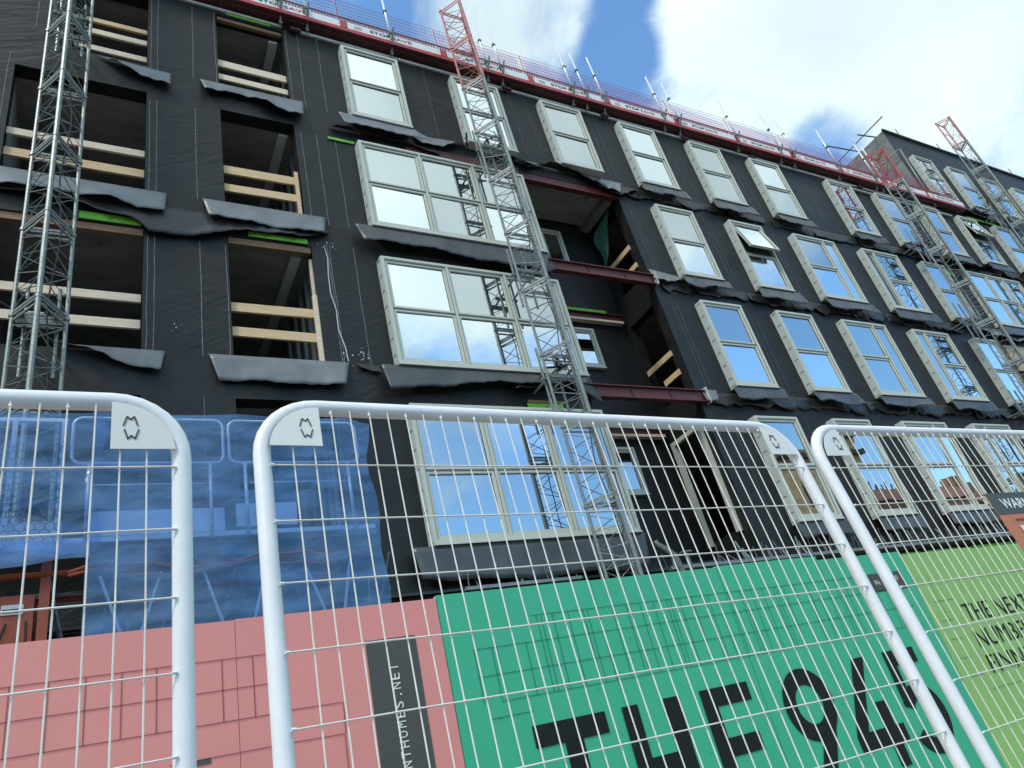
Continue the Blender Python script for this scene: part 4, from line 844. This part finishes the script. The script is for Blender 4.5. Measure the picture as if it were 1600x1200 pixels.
# ------------------------------------------------------------------ mesh fence panels on the pavement
def fence(x0, wd, ztop, yaw, lean, roll, y, label, wire_x0, hz):
    t = thing('mesh_fence_panel', (x0, y, -H), label, 'fence panel', 'white mesh fence panels along the pavement')
    base = Vector((x0, y, -H)); Ht = ztop+H-0.0; r_ = 0.0182; cr_ = 0.125
    def loc(x, z, dy=0): return base+Vector((x, dy, z))
    P_ = []
    for cx, cz, a0 in ((wd-cr_, Ht-cr_, 0), (cr_, Ht-cr_, 90), (cr_, 0.12+cr_, 180), (wd-cr_, 0.12+cr_, 270)):
        for k in range(9): a = R(a0+k*11.25); P_.append(loc(cx+cr_*math.cos(a), cz+cr_*math.sin(a)))
    b = MB(); b.tube(P_, r_, 20, closed=True); b.build('tube_frame', M['white'], t, smooth=True)
    b = MB(); x = wire_x0; n = 0
    corner = lambda x_: (Ht if cr_ < x_ < wd-cr_ else Ht-0.098)
    jit = random.Random(int(x0*100))
    while x < wd-0.03:
        zt_ = corner(x)-0.012
        pp = [loc(x+jit.uniform(-.0012, .0012), 0.125+(zt_-0.125)*k/6, -0.012+jit.uniform(-.001, .001)) for k in range(7)]
        b.tube(pp, 0.0017, 6); x += 0.0455; n += 1
    for k, z in enumerate(hz):
        zz = z+H
        b.tube([loc(0.012+(wd-0.024)*q/8, zz+jit.uniform(-.0012, .0012), -0.0165) for q in range(9)], 0.0018, 6)
    b.build('wire_mesh', M['wire'], t)
    b = MB(); x = wire_x0
    while x < wd-0.1:
        if x > 0.12: b.tube([loc(x, Ht-0.024, -0.012), loc(x, Ht-0.016, -0.010)], 0.0032, 6)
        x += 0.0455*2
    for k, z in enumerate(hz): b.tube([loc(0.012, z+H, -0.017), loc(0.02, z+H, -0.016)], 0.0032, 6); b.tube([loc(wd-0.02, z+H, -0.017), loc(wd-0.012, z+H, -0.016)], 0.0032, 6)
    b.build('weld_beads', M['white'], t)
    for side in (0, 1):
        b = MB(); sgn = 1 if side == 0 else -1; ex = 0 if side == 0 else wd
        bz = 0.114
        arc = [(cr_-(cr_-0.012)*math.cos(R(a)), Ht-cr_+(cr_-0.012)*math.sin(R(a))) for a in range(0, 91, 6)]
        arc = [p for p in arc if p[1] > Ht-bz+0.002]
        poly = [(0.0125, Ht-bz)]+arc+[(cr_, Ht-bz)]
        poly = [(ex+sgn*p, q) for p, q in poly]
        n_p = len(poly); yv = -0.021
        b.add([loc(p, q, yv) for p, q in poly]+[loc(p, q, yv+0.0015) for p, q in poly], [tuple(range(n_p)), tuple(range(2*n_p-1, n_p-1, -1))]+[(i, (i+1) % n_p, n_p+(i+1) % n_p, n_p+i) for i in range(n_p)])
        pl = b.build('corner_plate', M['plate'], t)
        cxm = ex+sgn*0.092; czm = Ht-0.069
        b = MB(); hw = 0.0125
        for up in (1, -1):
            pts_ = [(-hw, 0.003), (-hw*0.5, 0.0235), (0, 0.0165), (hw*0.5, 0.0235), (hw, 0.003)]
            pts_ = [(cxm+p+(0.002 if up < 0 else 0), czm+0.003+up*q-(0.0015 if up > 0 else 0.0035)) for p, q in pts_]
            for (xa, za), (xb, zb) in zip(pts_, pts_[1:]): b.beam(loc(xa, za, yv-0.0012), loc(xb, zb, yv-0.0012), 0.001, 0.0026, up=(0, 0, 1) if abs(xa-xb) > 1e-4 else (1, 0, 0))
        b.build('corner_mark', M['ink_grey'], pl)
    b = MB(); b.box(x0-0.10, x0+0.14, y-0.32, y+0.32, -H, -H+0.13); b.build('ballast_block', M['ink_grey'], t)
    t.rotation_euler = (R(lean), R(roll), R(yaw))
    return t
HZ = (0.700, 0.573, 0.445, 0.317, 0.187, 0.057, -0.07, -0.2, -0.33, -0.46, -0.59, -0.72, -0.85, -0.98)
fence(-1.512, 1.662, 0.843, 0, 0, 0, 1.42, 'white tubular mesh fence panel cut off by the left edge', 0.008, tuple(z-0.008 for z in HZ))
fence(0.279, 1.643, 0.868, 0, -4.8, 0.8, 1.27, 'white tubular mesh fence panel in the middle in front of the green hoarding', 0.0635, tuple(0.708-0.130*k for k in range(15)))
f3 = fence(2.045, 1.672, 0.832, 0, -4.3, 0.0, 1.275, 'white tubular mesh fence panel at the right carrying the warning sign', 0.050, tuple(0.675-0.133*k for k in range(14)))
# warning sign
t = thing('warning_sign', (2.79, 1.385, 0.50), 'dark grey and orange WARNING sign tied to the right fence panel', 'sign')
b = MB(); b.box(2.79, 3.22, 1.385, 1.388, -0.03, 0.553); b.build('sign_board', M['signorange'], t)
b = MB(); b.quad((2.788, 1.3835, 0.470), (3.22, 1.3835, 0.470), (3.22, 1.3835, 0.554), (2.788, 1.3835, 0.554)); b.build('sign_header', M['signgrey'], t)
b = MB(); add_text(b, 'WARNING', 0.05, (2.847, 1.382, 0.490), (1, 0, 0), (0, 0, 1), offset=0.0012, width=0.30, height=0.040); b.build('sign_lettering', M['textwhite'], t)
b = MB(); add_text(b, 'PE', 0.06, (2.868, 1.382, 0.365), (1, 0, 0), (0, 0, 1), offset=0.0016, width=0.09, height=0.058); b.build('sign_lettering', M['textwhite'], t)
b = MB()
for i in range(16): b.quad((2.868+i*0.0125, 1.382, 0.442), (2.877+i*0.0125, 1.382, 0.442), (2.877+i*0.0125, 1.382, 0.449), (2.868+i*0.0125, 1.382, 0.449))
b.build('small_print', M['oxide'], t)
b = MB(); b.tube([(2.795, 1.385, 0.545), (2.775, 1.40, 0.56), (2.77, 1.42, 0.55), (2.78, 1.40, 0.535)], 0.0018, 5); b.tube([(2.795, 1.384, 0.50), (2.775, 1.39, 0.515), (2.785, 1.385, 0.46)], 0.0015, 5); b.build('cable_tie', M['cable'], t)
t.rotation_euler = (R(-5.1), 0, 0)

# ------------------------------------------------------------------ tenements across the street (seen in the windows)
t = thing('sandstone_tenement', (46, -14, -H), 'tall blond sandstone tenement across the street, mirrored in the lowest windows', 'building')
B('wall', [(41.0, 49.5, -20, -12, -1.25, 16.8)], M['sandstone'], t)
B('cornice', [(40.8, 49.7, -11.99, -11.6, 16.0, 16.35)], M['stone_dark'], t)
B('chimney', [(47.6, 49.9, -13.8, -12.2, 16.21, 17.6)], M['sandstone'], t); B('chimney_cap', [(47.4, 50.1, -14, -12.0, 17.61, 17.9)], M['stone_dark'], t)
for z in (2.5, 6, 9.5, 12.6):
    for x in (42.6, 45.2, 47.8): B('window', [(x, x+1.1, -11.99, -11.95, z, z+1.9)], M['dark'], t)
t = thing('red_tenement', (65, -14, -H), 'long red sandstone tenement with tiled roof across the street, mirrored in the lowest windows', 'building')
B('wall', [(49.7, 95, -20, -12.3, -1.25, 12.6)], M['redstone'], t)
b = MB(); b.add([(49.71, -12.0, 12.62), (95, -12.0, 12.62), (95, -16, 15.2), (49.71, -16, 15.2), (49.71, -20.3, 12.62), (95, -20.3, 12.62)], [(0, 1, 2, 3), (3, 2, 5, 4), (0, 3, 4), (1, 5, 2), (0, 4, 5, 1)]); b.build('roof', M['tile'], t)
for k in range(6): B('chimney', [(66+k*7, 67.2+k*7, -16.5, -15.5, 14.6, 16.0)], M['redstone'], t)
b = MB()
for k in range(60): b.box(50+k*0.75, 50.12+k*0.75, -16.05, -15.95, 15.2, 15.6+0.25*(k % 3 == 0))
b.build('roof_finials', M['stone_dark'], t)
for z in (2.5, 6, 9.0):
    for k in range(14): B('window', [(51+k*3.1, 52.2+k*3.1, -12.29, -12.25, z, z+1.8)], M['dark'], t)
